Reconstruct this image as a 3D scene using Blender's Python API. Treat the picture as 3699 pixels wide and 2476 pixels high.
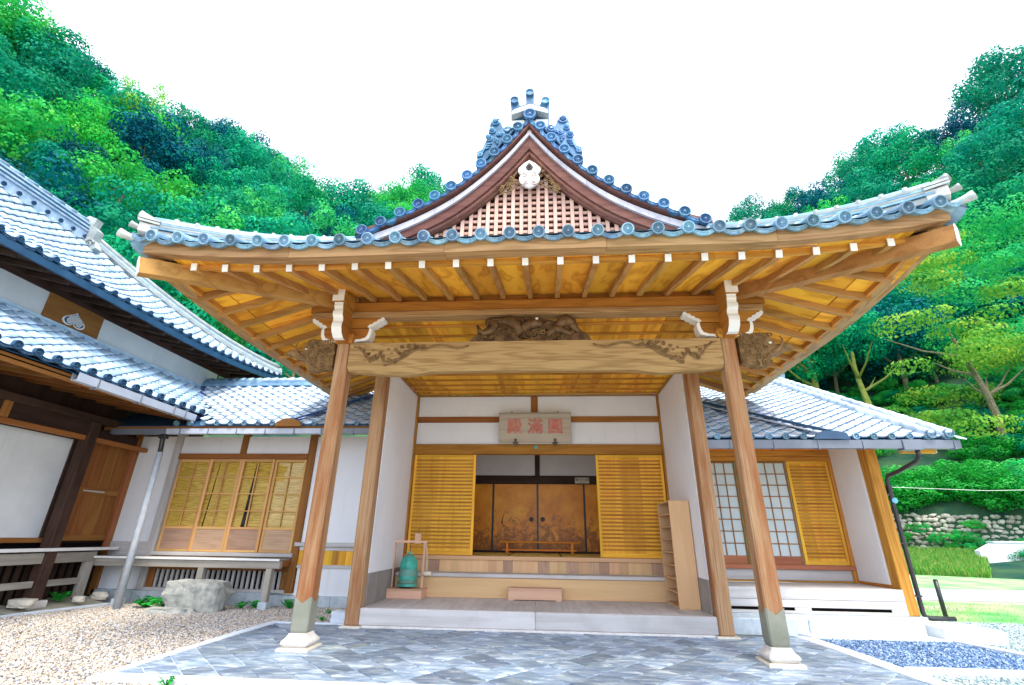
import bpy, bmesh, math, random
import numpy as np
from mathutils import Matrix, Vector, Euler
random.seed(7); rng = np.random.default_rng(11)
scene = bpy.context.scene
for _o in list(bpy.data.objects): bpy.data.objects.remove(_o)

# ------------------------------------------------------------------ camera
cam_data = bpy.data.cameras.new("camera"); cam = bpy.data.objects.new("camera", cam_data)
scene.collection.objects.link(cam); scene.camera = cam
CAM = Vector((0.2386, -6.9633, 1.310)); PITCH, YAW, ROLL = 0.38943, 0.076505, 0.014396
_cp, _sp, _cy, _sy = math.cos(PITCH), math.sin(PITCH), math.cos(YAW), math.sin(YAW)
_f = Vector((-_sy*_cp, _cy*_cp, _sp)); _r = Vector((_cy, _sy, 0)); _u = _r.cross(_f)
_R = math.cos(ROLL)*_r + math.sin(ROLL)*_u; _U = -math.sin(ROLL)*_r + math.cos(ROLL)*_u
cam.matrix_world = Matrix(((_R.x, _U.x, -_f.x, CAM.x), (_R.y, _U.y, -_f.y, CAM.y), (_R.z, _U.z, -_f.z, CAM.z), (0, 0, 0, 1)))
cam_data.sensor_width = 36.0; cam_data.sensor_fit = 'HORIZONTAL'; cam_data.lens = 1713.5/3699*36
cam_data.clip_start = 0.05; cam_data.clip_end = 600

# ------------------------------------------------------------------ sky, sun, exposure
SUN_EL, SUN_AZ = math.radians(60), math.radians(150)      # high, behind the camera and to its right
world = bpy.data.worlds.new("World"); scene.world = world; world.use_nodes = True
wn = world.node_tree; wn.nodes.clear()
w_out = wn.nodes.new("ShaderNodeOutputWorld"); w_bg = wn.nodes.new("ShaderNodeBackground")
w_sky = wn.nodes.new("ShaderNodeTexSky"); w_sky.sky_type = 'NISHITA'; w_sky.sun_disc = False
w_sky.sun_elevation = SUN_EL; w_sky.sun_rotation = SUN_AZ; w_sky.dust_density = 4.0; w_sky.air_density = 1.0
w_hs = wn.nodes.new("ShaderNodeHueSaturation"); w_hs.inputs["Saturation"].default_value = 0.25
w_mix = wn.nodes.new("ShaderNodeMix"); w_mix.data_type = 'RGBA'; w_mix.inputs["Factor"].default_value = 0.82
w_mix.inputs["B"].default_value = (8.6, 9.6, 11.6, 1)     # overcast cloud, even over the whole dome
wn.links.new(w_sky.outputs[0], w_hs.inputs["Color"]); wn.links.new(w_hs.outputs[0], w_mix.inputs["A"])
wn.links.new(w_mix.outputs["Result"], w_bg.inputs["Color"]); w_bg.inputs["Strength"].default_value = 0.135
wn.links.new(w_bg.outputs[0], w_out.inputs[0])
sun_d = bpy.data.lights.new("sun", 'SUN'); sun = bpy.data.objects.new("sun", sun_d); scene.collection.objects.link(sun)
sun_d.energy = 2.1; sun_d.angle = math.radians(18); sun_d.color = (1.0, 0.93, 0.80)
_sd = Vector((math.cos(SUN_EL)*math.sin(SUN_AZ), math.cos(SUN_EL)*math.cos(SUN_AZ), math.sin(SUN_EL)))
sun.rotation_euler = _sd.to_track_quat('Z', 'Y').to_euler()
vs = scene.view_settings; vs.view_transform = 'Standard'; vs.look = 'None'; vs.exposure = 1.0; vs.gamma = 1.0
vs.use_curve_mapping = False
scene.render.engine = 'CYCLES'; scene.cycles.max_bounces = 8; scene.cycles.diffuse_bounces = 5
scene.cycles.use_denoising = True

# ------------------------------------------------------------------ materials
MATS = {}
def newmat(name, rough=0.6, spec=0.3):
    m = bpy.data.materials.new(name); m.use_nodes = True; nt = m.node_tree
    b = nt.nodes["Principled BSDF"]; b.inputs["Roughness"].default_value = rough
    b.inputs["Specular IOR Level"].default_value = spec; MATS[name] = m
    return m, nt, b
def nd(nt, typ, ins=None, **props):
    n = nt.nodes.new("ShaderNode"+typ)
    for k, v in props.items(): setattr(n, k, v)
    for k, v in (ins or {}).items(): n.inputs[k].default_value = v
    return n
def lk(nt, a, b): nt.links.new(a, b)
def ramp(nt, fac, stops, interp='LINEAR'):
    r = nd(nt, "ValToRGB"); cr = r.color_ramp; cr.interpolation = interp
    while len(cr.elements) < len(stops): cr.elements.new(0.5)
    for e, (p, c) in zip(cr.elements, stops): e.position = p; e.color = (*c, 1)
    lk(nt, fac, r.inputs[0]); return r.outputs[0]
def math_(nt, op, a, b=None, c=None):
    n = nd(nt, "Math", operation=op)
    for i, v in enumerate((a, b, c)):
        if v is None: continue
        if isinstance(v, (int, float)): n.inputs[i].default_value = v
        else: lk(nt, v, n.inputs[i])
    return n.outputs[0]
def mixc(nt, fac, a, b, typ='MIX'):
    n = nd(nt, "Mix", data_type='RGBA', blend_type=typ)
    if isinstance(fac, (int, float)): n.inputs["Factor"].default_value = fac
    else: lk(nt, fac, n.inputs["Factor"])
    for k, v in (("A", a), ("B", b)):
        if isinstance(v, tuple): n.inputs[k].default_value = (*v, 1)
        else: lk(nt, v, n.inputs[k])
    return n.outputs["Result"]
def coords(nt, scale, rand=23.0):
    tc = nd(nt, "TexCoord"); oi = nd(nt, "ObjectInfo")
    mul = math_(nt, 'MULTIPLY', oi.outputs["Random"], rand)
    add = nd(nt, "VectorMath", operation='ADD'); lk(nt, tc.outputs["Object"], add.inputs[0]); lk(nt, mul, add.inputs[1])
    mp = nd(nt, "Mapping"); mp.inputs["Scale"].default_value = scale; lk(nt, add.outputs[0], mp.inputs[0])
    return mp.outputs[0], oi.outputs["Random"]
def noise(nt, vec, scale=1.0, detail=3.0, rough=0.55, dist=0.0):
    n = nd(nt, "TexNoise", {"Scale": scale, "Detail": detail, "Roughness": rough, "Distortion": dist}); lk(nt, vec, n.inputs["Vector"])
    return n.outputs["Fac"]
def bump(nt, b, h, strength=0.3, dist=0.02):
    n = nd(nt, "Bump", {"Strength": strength, "Distance": dist}); lk(nt, h, n.inputs["Height"]); lk(nt, n.outputs[0], b.inputs["Normal"])
def vary(nt, col, rnd, lo=0.85, hi=1.15, hue=0.0):
    h = nd(nt, "HueSaturation"); mr = nd(nt, "MapRange", {"To Min": lo, "To Max": hi}); lk(nt, rnd, mr.inputs[0]); lk(nt, mr.outputs[0], h.inputs["Value"])
    if hue:
        m2 = nd(nt, "MapRange", {"To Min": 0.5-hue, "To Max": 0.5+hue}); r2 = math_(nt, 'FRACT', math_(nt, 'MULTIPLY', rnd, 7.31)); lk(nt, r2, m2.inputs[0]); lk(nt, m2.outputs[0], h.inputs["Hue"])
    lk(nt, col, h.inputs["Color"]); return h.outputs[0]
def wood(name, light, dark, axis='X', lines=9.0, fig=0.6, rough=0.62, across=3.0, lo=0.85, hi=1.15, stain=None, stain_amt=0.0):
    if name in MATS: return MATS[name]
    m, nt, b = newmat(name, rough, 0.14)
    ai = 'XYZ'.index(axis); s1 = [across]*3; s1[ai] = across*0.085; s2 = [70.0]*3; s2[ai] = 1.5
    v1, rnd = coords(nt, s1); v2, _ = coords(nt, s2)
    n1 = noise(nt, v1, 1.0, 2.0, 0.5, 0.12)
    s = math_(nt, 'SINE', math_(nt, 'MULTIPLY', n1, lines*6.28)); s = math_(nt, 'POWER', math_(nt, 'MULTIPLY_ADD', s, 0.5, 0.5), 2.2)
    n2 = noise(nt, v2, 1.0, 4.0, 0.65)
    f = math_(nt, 'ADD', math_(nt, 'MULTIPLY', s, fig), math_(nt, 'MULTIPLY', math_(nt, 'SUBTRACT', n2, 0.35), 1.1*(1.15-fig)))
    f.node.use_clamp = True
    c = mixc(nt, f, light, dark)
    if stain:
        v3, _ = coords(nt, (1.1, 1.1, 1.1)); n3 = noise(nt, v3, 1.3, 4.0, 0.6)
        st = nd(nt, "MapRange", {"From Min": 0.48, "From Max": 0.68, "To Max": stain_amt}); lk(nt, n3, st.inputs[0]); c = mixc(nt, st.outputs[0], c, stain)
    lk(nt, vary(nt, c, rnd, lo, hi, 0.008), b.inputs["Base Color"]); bump(nt, b, f, 0.18, 0.004)
    return m
def wood_post():
    # greyed cedar, fine grain, with reddish-brown weather stains running down
    m, nt, b = newmat("post_wood", 0.62, 0.12); v2, rnd = coords(nt, (75, 75, 1.3)); n2 = noise(nt, v2, 1, 5, 0.7); v, _ = coords(nt, (24, 24, 0.5)); n = noise(nt, v, 1.0, 5, 0.65, 0.1); v3, _ = coords(nt, (4.5, 4.5, 0.42)); n3 = noise(nt, v3, 1.0, 5, 0.62)
    c = ramp(nt, n2, [(0.30, (0.22, 0.115, 0.055)), (0.50, (0.42, 0.26, 0.14)), (0.72, (0.56, 0.40, 0.25))])
    f1 = nd(nt, "MapRange", {"From Min": 0.46, "From Max": 0.66, "To Max": 0.55}); lk(nt, n, f1.inputs[0]); c = mixc(nt, f1.outputs[0], c, (0.40, 0.20, 0.085))
    f3 = nd(nt, "MapRange", {"From Min": 0.46, "From Max": 0.62, "To Max": 0.8}); lk(nt, n3, f3.inputs[0]); c = mixc(nt, f3.outputs[0], c, mixc(nt, n2, (0.36, 0.125, 0.04), (0.20, 0.065, 0.022)))
    v4, _ = coords(nt, (40, 40, 0.9)); cr = nd(nt, "MapRange", {"From Min": 0.70, "From Max": 0.74, "To Max": 0.7}); lk(nt, noise(nt, v4, 1.0, 2, 0.5), cr.inputs[0]); c = mixc(nt, cr.outputs[0], c, (0.09, 0.045, 0.02))
    lk(nt, c, b.inputs["Base Color"]); bump(nt, b, n2, 0.25, 0.004); return {'Z': m}
def woods(prefix, light, dark, **k): return {a: wood(prefix+"_"+a.lower(), light, dark, a, **k) for a in 'XYZ'}
def plain(name, c1, c2, scale=4.0, rough=0.7, spec=0.25, det=4.0, bmp=0.0, bscale=40.0, lo=0.92, hi=1.08, metal=0.0):
    m, nt, b = newmat(name, rough, spec); v, rnd = coords(nt, (1, 1, 1))
    n = noise(nt, v, scale, det, 0.6); c = ramp(nt, n, [(0.3, c1), (0.7, c2)])
    lk(nt, vary(nt, c, rnd, lo, hi), b.inputs["Base Color"]); b.inputs["Metallic"].default_value = metal
    if bmp: bump(nt, b, noise(nt, v, bscale, 3.0, 0.6), bmp, 0.01)
    return m

CEDAR = woods("cedar", (0.56, 0.26, 0.050), (0.26, 0.085, 0.012), lines=5, fig=0.4, across=6.0)
SOFFIT = woods("soffit_cedar", (0.92, 0.47, 0.050), (0.46, 0.145, 0.010), lines=3.2, fig=0.5, across=4.2, lo=0.75, hi=1.2)
RAFT = woods("rafter_wood", (0.50, 0.265, 0.085), (0.20, 0.078, 0.018), lines=5, fig=0.35)
BEAM = woods("old_beam", (0.44, 0.275, 0.125), (0.16, 0.078, 0.026), lines=5, fig=0.42, across=7.0, lo=0.92, hi=1.06)
POST = wood_post()
GREY = woods("weathered_wood", (0.60, 0.58, 0.575), (0.40, 0.375, 0.355), lines=6, fig=0.35, lo=0.92, hi=1.08, stain=(0.40, 0.385, 0.38), stain_amt=0.5)
VER = woods("grey_veranda_wood", (0.42, 0.39, 0.34), (0.22, 0.19, 0.155), lines=6, fig=0.35, stain=(0.24, 0.24, 0.22), stain_amt=0.5)
SASH = woods("sash_wood", (0.68, 0.40, 0.16), (0.48, 0.24, 0.075), lines=5, fig=0.3)
PANELW = woods("pinkish_panel_wood", (0.50, 0.33, 0.225), (0.33, 0.195, 0.125), lines=6, fig=0.4, across=7.0)
DARKW = woods("dark_stained_wood", (0.060, 0.034, 0.024), (0.022, 0.012, 0.009), lines=6, fig=0.35, stain=(0.10, 0.06, 0.045), stain_amt=0.4)
BROWN = woods("brown_wood", (0.34, 0.145, 0.040), (0.19, 0.070, 0.018), lines=6, fig=0.4)
PINKW = woods("gable_wood", (0.40, 0.195, 0.145), (0.22, 0.085, 0.065), lines=6, fig=0.4)
PURP = woods("bargeboard_wood", (0.185, 0.080, 0.062), (0.085, 0.030, 0.028), lines=6, fig=0.4)
CARVE = plain("carved_wood", (0.11, 0.060, 0.020), (0.30, 0.18, 0.072), 9.0, 0.6, 0.3, bmp=0.25, bscale=60)
DRAGON = plain("dark_carved_wood", (0.060, 0.030, 0.012), (0.20, 0.105, 0.042), 9.0, 0.55, 0.35, bmp=0.25, bscale=60)
LATT = woods("lattice_wood", (0.68, 0.45, 0.36), (0.46, 0.25, 0.19), lines=5, fig=0.3)
def plaster(name, c1, c2, dirt):
    m, nt, b = newmat(name, 0.85, 0.1); v, rnd = coords(nt, (1, 1, 1)); n = noise(nt, v, 1.3, 5, 0.6); c = ramp(nt, n, [(0.3, c1), (0.7, c2)])
    v2, _ = coords(nt, (5.0, 5.0, 0.35)); st = nd(nt, "MapRange", {"From Min": 0.55, "From Max": 0.8, "To Max": 0.5}); lk(nt, noise(nt, v2, 1.4, 6, 0.65), st.inputs[0]); c = mixc(nt, st.outputs[0], c, dirt)
    lk(nt, c, b.inputs["Base Color"]); bump(nt, b, noise(nt, v, 60, 3, 0.6), 0.06, 0.01); return m
PLASTER = plaster("white_plaster", (0.77, 0.79, 0.83), (0.83, 0.85, 0.885), (0.66, 0.66, 0.66))
_OLD = plain("white_plaster_fine", (0.73, 0.75, 0.79), (0.81, 0.825, 0.86), 1.3, 0.85, 0.1, bmp=0.05)
GREYPL = plaster("cream_plaster", (0.62, 0.66, 0.68), (0.76, 0.79, 0.80), (0.62, 0.58, 0.50))
DADO = plain("grey_dado", (0.22, 0.205, 0.195), (0.34, 0.315, 0.29), 2.5, 0.8, 0.15, bmp=0.12)
WHITE = plain("white_paint", (0.80, 0.80, 0.78), (0.86, 0.86, 0.84), 6, 0.5, 0.3)
COPPER = plain("grey_green_copper", (0.20, 0.21, 0.16), (0.30, 0.30, 0.235), 3, 0.45, 0.4, metal=0.2)
PATINA = plain("verdigris_bronze", (0.03, 0.30, 0.24), (0.09, 0.52, 0.42), 7, 0.55, 0.4, bmp=0.15, bscale=30)
PATDARK = plain("dull_bronze", (0.15, 0.24, 0.18), (0.10, 0.36, 0.30), 8, 0.55, 0.4)
STONE = plain("pale_stone", (0.56, 0.53, 0.50), (0.74, 0.71, 0.67), 7, 0.8, 0.2, bmp=0.25, bscale=90)
SLAB = plain("cream_stone", (0.60, 0.55, 0.45), (0.74, 0.70, 0.60), 8, 0.85, 0.15, bmp=0.3, bscale=70)
GRANITE = plain("blue_grey_granite", (0.42, 0.50, 0.56), (0.62, 0.70, 0.75), 9, 0.75, 0.25, bmp=0.3, bscale=120)
KERB = plain("kerb_stone", (0.56, 0.63, 0.72), (0.74, 0.79, 0.85), 6, 0.8, 0.2, bmp=0.25, bscale=80)
CONC = plain("white_concrete", (0.72, 0.76, 0.80), (0.85, 0.87, 0.88), 2, 0.8, 0.15, bmp=0.15)
ROCK = plain("boulder_stone", (0.20, 0.23, 0.23), (0.56, 0.55, 0.49), 8.0, 0.85, 0.2, det=8, bmp=0.7, bscale=22)
BLACK = plain("black_metal", (0.018, 0.018, 0.022), (0.035, 0.033, 0.036), 5, 0.35, 0.5)
GUTTER = plain("slate_metal", (0.13, 0.15, 0.19), (0.19, 0.21, 0.26), 2, 0.38, 0.5)
GUTTERW = plain("pale_gutter_metal", (0.42, 0.47, 0.58), (0.55, 0.60, 0.70), 2, 0.4, 0.5)
BLUEM = plain("blue_painted_metal", (0.010, 0.060, 0.30), (0.02, 0.10, 0.42), 3, 0.35, 0.5)
NAVYM = plain("navy_metal", (0.015, 0.055, 0.12), (0.03, 0.09, 0.18), 3, 0.35, 0.5)
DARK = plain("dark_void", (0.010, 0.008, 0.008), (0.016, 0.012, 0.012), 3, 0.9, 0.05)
INNERW = plain("room_plaster", (0.66, 0.65, 0.70), (0.74, 0.73, 0.77), 2, 0.9, 0.1)
PAPER = plain("shoji_paper", (0.50, 0.58, 0.60), (0.58, 0.66, 0.67), 2, 0.8, 0.1)
LACQ = woods("orange_varnish", (0.86, 0.29, 0.02), (0.60, 0.16, 0.01), lines=5, fig=0.3, rough=0.25)
RACK = woods("pale_rack_wood", (0.68, 0.45, 0.25), (0.55, 0.32, 0.16), lines=5, fig=0.3)
BOXW = woods("pink_box_wood", (0.72, 0.45, 0.32), (0.58, 0.33, 0.22), lines=5, fig=0.3)
MIDW = woods("lintel_wood", (0.44, 0.19, 0.036), (0.22, 0.080, 0.012), lines=5, fig=0.4, across=6.0)
DOORW = woods("door_cedar", (0.88, 0.50, 0.060), (0.60, 0.26, 0.02), lines=5, fig=0.35)
REDW = woods("red_brown_wood", (0.42, 0.155, 0.085), (0.27, 0.085, 0.045), lines=5, fig=0.3)
IRON = plain("rusty_iron", (0.05, 0.035, 0.03), (0.10, 0.07, 0.06), 8, 0.6, 0.4)
ROPE = plain("straw_rope", (0.56, 0.50, 0.40), (0.72, 0.66, 0.55), 12, 0.9, 0.1)
RED = plain("faded_red_paint", (0.62, 0.16, 0.12), (0.78, 0.32, 0.25), 14, 0.7, 0.15)
INK = plain("black_ink", (0.015, 0.013, 0.012), (0.03, 0.026, 0.024), 5, 0.7, 0.2)
CARD = plain("cream_card", (0.62, 0.58, 0.46), (0.70, 0.66, 0.55), 5, 0.7, 0.2)
PLAQUE = woods("plaque_wood", (0.46, 0.40, 0.31), (0.29, 0.235, 0.17), lines=6, fig=0.35, stain=(0.36, 0.33, 0.30), stain_amt=0.5)
GILT = plain("gilt_eye", (0.75, 0.72, 0.55), (0.85, 0.82, 0.70), 5, 0.3, 0.6)
IVORY = plain("ivory_paint", (0.55, 0.45, 0.30), (0.62, 0.52, 0.36), 5, 0.5, 0.3)

def tile_mat(name, c1, c2, c3, rough=0.34, spec=0.5):
    m, nt, b = newmat(name, rough, spec); v, rnd = coords(nt, (1, 1, 1))
    n = noise(nt, v, 6.0, 5.0, 0.62); c = ramp(nt, n, [(0.25, c1), (0.55, c2), (0.8, c3)])
    dl = nd(nt, "MapRange", {"From Min": 0.60, "From Max": 0.74, "To Max": 0.55}); lk(nt, noise(nt, v, 2.3, 6, 0.7), dl.inputs[0]); c = mixc(nt, dl.outputs[0], c, tuple(0.6*a+0.4*b_ for a, b_ in zip(c2, (0.38, 0.36, 0.28))))
    lk(nt, vary(nt, c, rnd, 0.66, 1.3, 0.014), b.inputs["Base Color"]); b.inputs["Metallic"].default_value = 0.15
    rr = nd(nt, "MapRange", {"To Min": rough-0.08, "To Max": rough+0.2}); lk(nt, n, rr.inputs[0]); lk(nt, rr.outputs[0], b.inputs["Roughness"])
    bump(nt, b, noise(nt, v, 45.0, 3.0, 0.6), 0.12, 0.006); return m
TILE = tile_mat("silver_blue_tile", (0.075, 0.17, 0.28), (0.19, 0.34, 0.45), (0.42, 0.56, 0.62))
TILE_G = tile_mat("gable_blue_tile", (0.022, 0.085, 0.20), (0.065, 0.185, 0.34), (0.20, 0.38, 0.50))
TILE_W = tile_mat("bright_pantile", (0.40, 0.51, 0.64), (0.56, 0.66, 0.77), (0.70, 0.78, 0.86), 0.28, 0.6)
TILE_L = tile_mat("hall_pantile", (0.20, 0.36, 0.52), (0.42, 0.55, 0.67), (0.62, 0.71, 0.79), 0.30, 0.6)
TILE_P = tile_mat("pale_ridge_tile", (0.24, 0.27, 0.27), (0.38, 0.41, 0.40), (0.56, 0.58, 0.56), 0.45, 0.4)
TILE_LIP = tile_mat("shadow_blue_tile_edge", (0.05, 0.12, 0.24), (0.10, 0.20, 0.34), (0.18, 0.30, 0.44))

def island_mat(name, stops, rough=0.7, spec=0.2, transl=0.0, objvar=0.0, hue=0.0):
    m, nt, b = newmat(name, rough, spec); g = nd(nt, "NewGeometry"); oi = nd(nt, "ObjectInfo")
    fac = g.outputs["Random Per Island"]
    if transl and objvar:
        v, _ = coords(nt, (1, 1, 1)); nz = noise(nt, v, 3.2, 3, 0.55); mrn = nd(nt, "MapRange", {"From Min": 0.25, "From Max": 0.75}); lk(nt, nz, mrn.inputs[0])
        fac = math_(nt, 'ADD', math_(nt, 'MULTIPLY', fac, 0.25), math_(nt, 'MULTIPLY', mrn.outputs[0], 0.75))
    c = ramp(nt, fac, stops)
    if objvar: c = vary(nt, c, oi.outputs["Random"], 1-objvar, 1+objvar, hue)
    lk(nt, c, b.inputs["Base Color"])
    if transl:
        t = nd(nt, "BsdfTranslucent"); lk(nt, c, t.inputs[0]); mx = nd(nt, "MixShader"); mx.inputs[0].default_value = transl
        out = nt.nodes["Material Output"]; lk(nt, b.outputs[0], mx.inputs[1]); lk(nt, t.outputs[0], mx.inputs[2]); lk(nt, mx.outputs[0], out.inputs[0])
    return m
PEB = island_mat("tan_pebbles", [(0.0, (0.20, 0.22, 0.28)), (0.2, (0.45, 0.43, 0.42)), (0.42, (0.62, 0.49, 0.35)), (0.62, (0.66, 0.59, 0.49)), (0.85, (0.78, 0.77, 0.76)), (1.0, (0.50, 0.34, 0.20))], 0.75)
PEB_B = island_mat("blue_pebbles", [(0.0, (0.02, 0.06, 0.17)), (0.35, (0.08, 0.17, 0.36)), (0.7, (0.19, 0.31, 0.50)), (1.0, (0.52, 0.61, 0.70))], 0.6, 0.3)
PEB_G = island_mat("grey_pebbles", [(0.0, (0.18, 0.28, 0.32)), (0.5, (0.44, 0.55, 0.56)), (1.0, (0.70, 0.76, 0.74))], 0.7)
LEAF = {
 'evergreen': island_mat("leaf_evergreen", [(0.0, (0.000, 0.110, 0.100)), (0.4, (0.000, 0.25, 0.135)), (0.75, (0.010, 0.40, 0.150)), (1.0, (0.08, 0.55, 0.15))], 0.55, 0.06, 0.25, 0.22, 0.02),
 'bright': island_mat("leaf_bright", [(0.0, (0.002, 0.24, 0.085)), (0.4, (0.012, 0.42, 0.10)), (0.75, (0.08, 0.58, 0.10)), (1.0, (0.26, 0.70, 0.11))], 0.55, 0.06, 0.28, 0.16, 0.018),
 'dark': island_mat("leaf_shadow_blue", [(0.0, (0.000, 0.045, 0.110)), (0.5, (0.000, 0.110, 0.150)), (0.85, (0.000, 0.200, 0.150)), (1.0, (0.01, 0.30, 0.15))], 0.55, 0.06, 0.15, 0.22, 0.02),  # navy of the forest shadows put into the leaf colour
 'yellow': island_mat("leaf_yellow", [(0.0, (0.03, 0.24, 0.04)), (0.45, (0.12, 0.42, 0.045)), (0.8, (0.36, 0.56, 0.06)), (1.0, (0.58, 0.62, 0.09))], 0.55, 0.1, 0.3, 0.12, 0.01),
 'weed': island_mat("leaf_weed", [(0.0, (0.00, 0.22, 0.03)), (0.6, (0.01, 0.42, 0.04)), (1.0, (0.06, 0.55, 0.06))], 0.5, 0.3, 0.3),
 'grass': island_mat("grass_blades", [(0.0, (0.04, 0.34, 0.05)), (0.5, (0.18, 0.50, 0.07)), (0.8, (0.42, 0.58, 0.14)), (1.0, (0.62, 0.56, 0.20))], 0.6, 0.2, 0.35)}
BARK = plain("pale_bark", (0.12, 0.10, 0.06), (0.30, 0.27, 0.16), 9, 0.9, 0.1, bmp=0.4)
BARKY = plain("mossy_bark", (0.16, 0.22, 0.04), (0.36, 0.38, 0.10), 7, 0.9, 0.1, bmp=0.4)
# ------------------------------------------------------------------ geometry helpers
COL = scene.collection
class MB:
    def __init__(s): s.v = []; s.f = []
    def _add(s, vs, fs):
        n = len(s.v); s.v += [tuple(p) for p in vs]; s.f += [tuple(i+n for i in f) for f in fs]; return s
    def box(s, x0, x1, y0, y1, z0, z1, c=0.0):
        x0, x1 = min(x0, x1), max(x0, x1); y0, y1 = min(y0, y1), max(y0, y1); z0, z1 = min(z0, z1), max(z0, z1)
        if c <= 0:
            return s._add([(x0,y0,z0),(x1,y0,z0),(x1,y1,z0),(x0,y1,z0),(x0,y0,z1),(x1,y0,z1),(x1,y1,z1),(x0,y1,z1)],
                [(0,3,2,1),(4,5,6,7),(0,1,5,4),(1,2,6,5),(2,3,7,6),(3,0,4,7)])
        c = min(c, (x1-x0)/2.01, (y1-y0)/2.01, (z1-z0)/2.01)
        bm = bmesh.new(); bmesh.ops.create_cube(bm, size=1)
        for v in bm.verts: v.co = Vector(((x0+x1)/2+v.co.x*(x1-x0), (y0+y1)/2+v.co.y*(y1-y0), (z0+z1)/2+v.co.z*(z1-z0)))
        bmesh.ops.bevel(bm, geom=bm.edges[:], offset=c, segments=1, affect='EDGES')
        bm.verts.index_update(); r = s._add([v.co[:] for v in bm.verts], [[v.index for v in f.verts] for f in bm.faces]); bm.free(); return r
    def prism(s, poly, axis, a, b):
        # poly: 2D points in the plane of the two other axes (order x,y,z), extruded along axis from a to b
        def P(p, t): return {'X': (t, p[0], p[1]), 'Y': (p[0], t, p[1]), 'Z': (p[0], p[1], t)}[axis]
        n = len(poly); vs = [P(p, a) for p in poly]+[P(p, b) for p in poly]
        fs = [tuple(range(n))[::-1], tuple(range(n, 2*n))]+[(i, (i+1) % n, n+(i+1) % n, n+i) for i in range(n)]
        return s._add(vs, fs)
    def tube(s, path, rad, n=6, cap=True, flat=1.0):
        path = [Vector(p) for p in path]; m = len(path); rad = rad if hasattr(rad, '__len__') else [rad]*m
        ref = None; vs = []
        for i, p in enumerate(path):
            t = (path[min(i+1, m-1)]-path[max(i-1, 0)]); t = t.normalized() if t.length > 1e-9 else Vector((0,0,1))
            if ref is None: ref = Vector((0,0,1)) if abs(t.z) < 0.9 else Vector((0,1,0))
            a = t.cross(ref); a = a.normalized() if a.length > 1e-6 else Vector((1,0,0)); b = t.cross(a).normalized(); ref = -b if False else a.cross(t)
            for k in range(n):
                an = 2*math.pi*k/n; vs.append(p+(a*math.cos(an)+b*math.sin(an)*flat)*rad[i])
        fs = [(i*n+k, i*n+(k+1) % n, (i+1)*n+(k+1) % n, (i+1)*n+k) for i in range(m-1) for k in range(n)]
        if cap: fs += [tuple(range(n))[::-1], tuple((m-1)*n+k for k in range(n))]
        return s._add(vs, fs)
    def lathe(s, prof, n=20, c=(0,0,0), axis='Z'):
        vs = []
        for r, h in prof:
            for k in range(n):
                a = 2*math.pi*k/n; x, y = r*math.cos(a), r*math.sin(a)
                vs.append({'Z': (c[0]+x, c[1]+y, c[2]+h), 'Y': (c[0]+x, c[1]+h, c[2]+y), 'X': (c[0]+h, c[1]+x, c[2]+y)}[axis])
        m = len(prof); fs = [(i*n+k, i*n+(k+1) % n, (i+1)*n+(k+1) % n, (i+1)*n+k) for i in range(m-1) for k in range(n)]
        fs += [tuple(range(n))[::-1], tuple((m-1)*n+k for k in range(n))]
        return s._add(vs, fs)
    def sweep(s, path, prof, side, close=True):
        # prof: list of (out, up) offsets; side: function(point index) -> outward horizontal unit vector
        m = len(prof); vs = []
        for i, p in enumerate(path):
            o = Vector(side(i)); 
            for (a, b) in prof: vs.append(Vector(p)+o*a+Vector((0,0,b)))
        fs = [(i*m+k, i*m+(k+1) % m, (i+1)*m+(k+1) % m, (i+1)*m+k) for i in range(len(path)-1) for k in range(m if close else m-1)]
        if close: fs += [tuple(range(m))[::-1], tuple((len(path)-1)*m+k for k in range(m))]
        return s._add(vs, fs)
    def poly(s, pts): return s._add(pts, [tuple(range(len(pts)))])
    def slab(s, pts, t):
        # pts: planar-ish loop, thickened upward by t
        n = len(pts); vs = [Vector(p) for p in pts]+[Vector(p)+Vector((0,0,t)) for p in pts]
        return s._add(vs, [tuple(range(n))[::-1], tuple(range(n, 2*n))]+[(i, (i+1) % n, n+(i+1) % n, n+i) for i in range(n)])
    def grid(s, fn, nu, nv):
        vs = [fn(i/nu, j/nv) for j in range(nv+1) for i in range(nu+1)]
        return s._add(vs, [(j*(nu+1)+i, j*(nu+1)+i+1, (j+1)*(nu+1)+i+1, (j+1)*(nu+1)+i) for j in range(nv) for i in range(nu)])
    def ball(s, c, r, sq=(1,1,1), n=8, m=6):
        vs = [(c[0], c[1], c[2]-r*sq[2])]
        for i in range(1, m):
            ph = -math.pi/2+math.pi*i/m
            for k in range(n): a = 2*math.pi*k/n; vs.append((c[0]+r*sq[0]*math.cos(ph)*math.cos(a), c[1]+r*sq[1]*math.cos(ph)*math.sin(a), c[2]+r*sq[2]*math.sin(ph)))
        vs.append((c[0], c[1], c[2]+r*sq[2])); L = len(vs)-1
        fs = [(0, 1+(k+1) % n, 1+k) for k in range(n)]+[(1+(i-1)*n+k, 1+(i-1)*n+(k+1) % n, 1+i*n+(k+1) % n, 1+i*n+k) for i in range(1, m-1) for k in range(n)]
        fs += [(L, 1+(m-2)*n+k, 1+(m-2)*n+(k+1) % n) for k in range(n)]
        return s._add(vs, fs)
    def spiral(s, c, r, turns, d=1, tube=0.02, y=0.0, start=0.0, n=5, out=0.0):
        # curl lying in the XZ plane facing -Y
        pts = []; rr = []; K = max(8, int(turns*10))
        for i in range(K+1):
            t = i/K; a = start+d*turns*2*math.pi*t; q = r*(1-0.86*t)
            pts.append((c[0]+q*math.cos(a), y-out*t, c[1]+q*math.sin(a))); rr.append(tube*(1-0.45*t))
        return s.tube(pts, rr, n)
    def mesh(s, name):
        me = bpy.data.meshes.new(name); me.from_pydata(s.v, [], s.f); me.update(); return me
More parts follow.
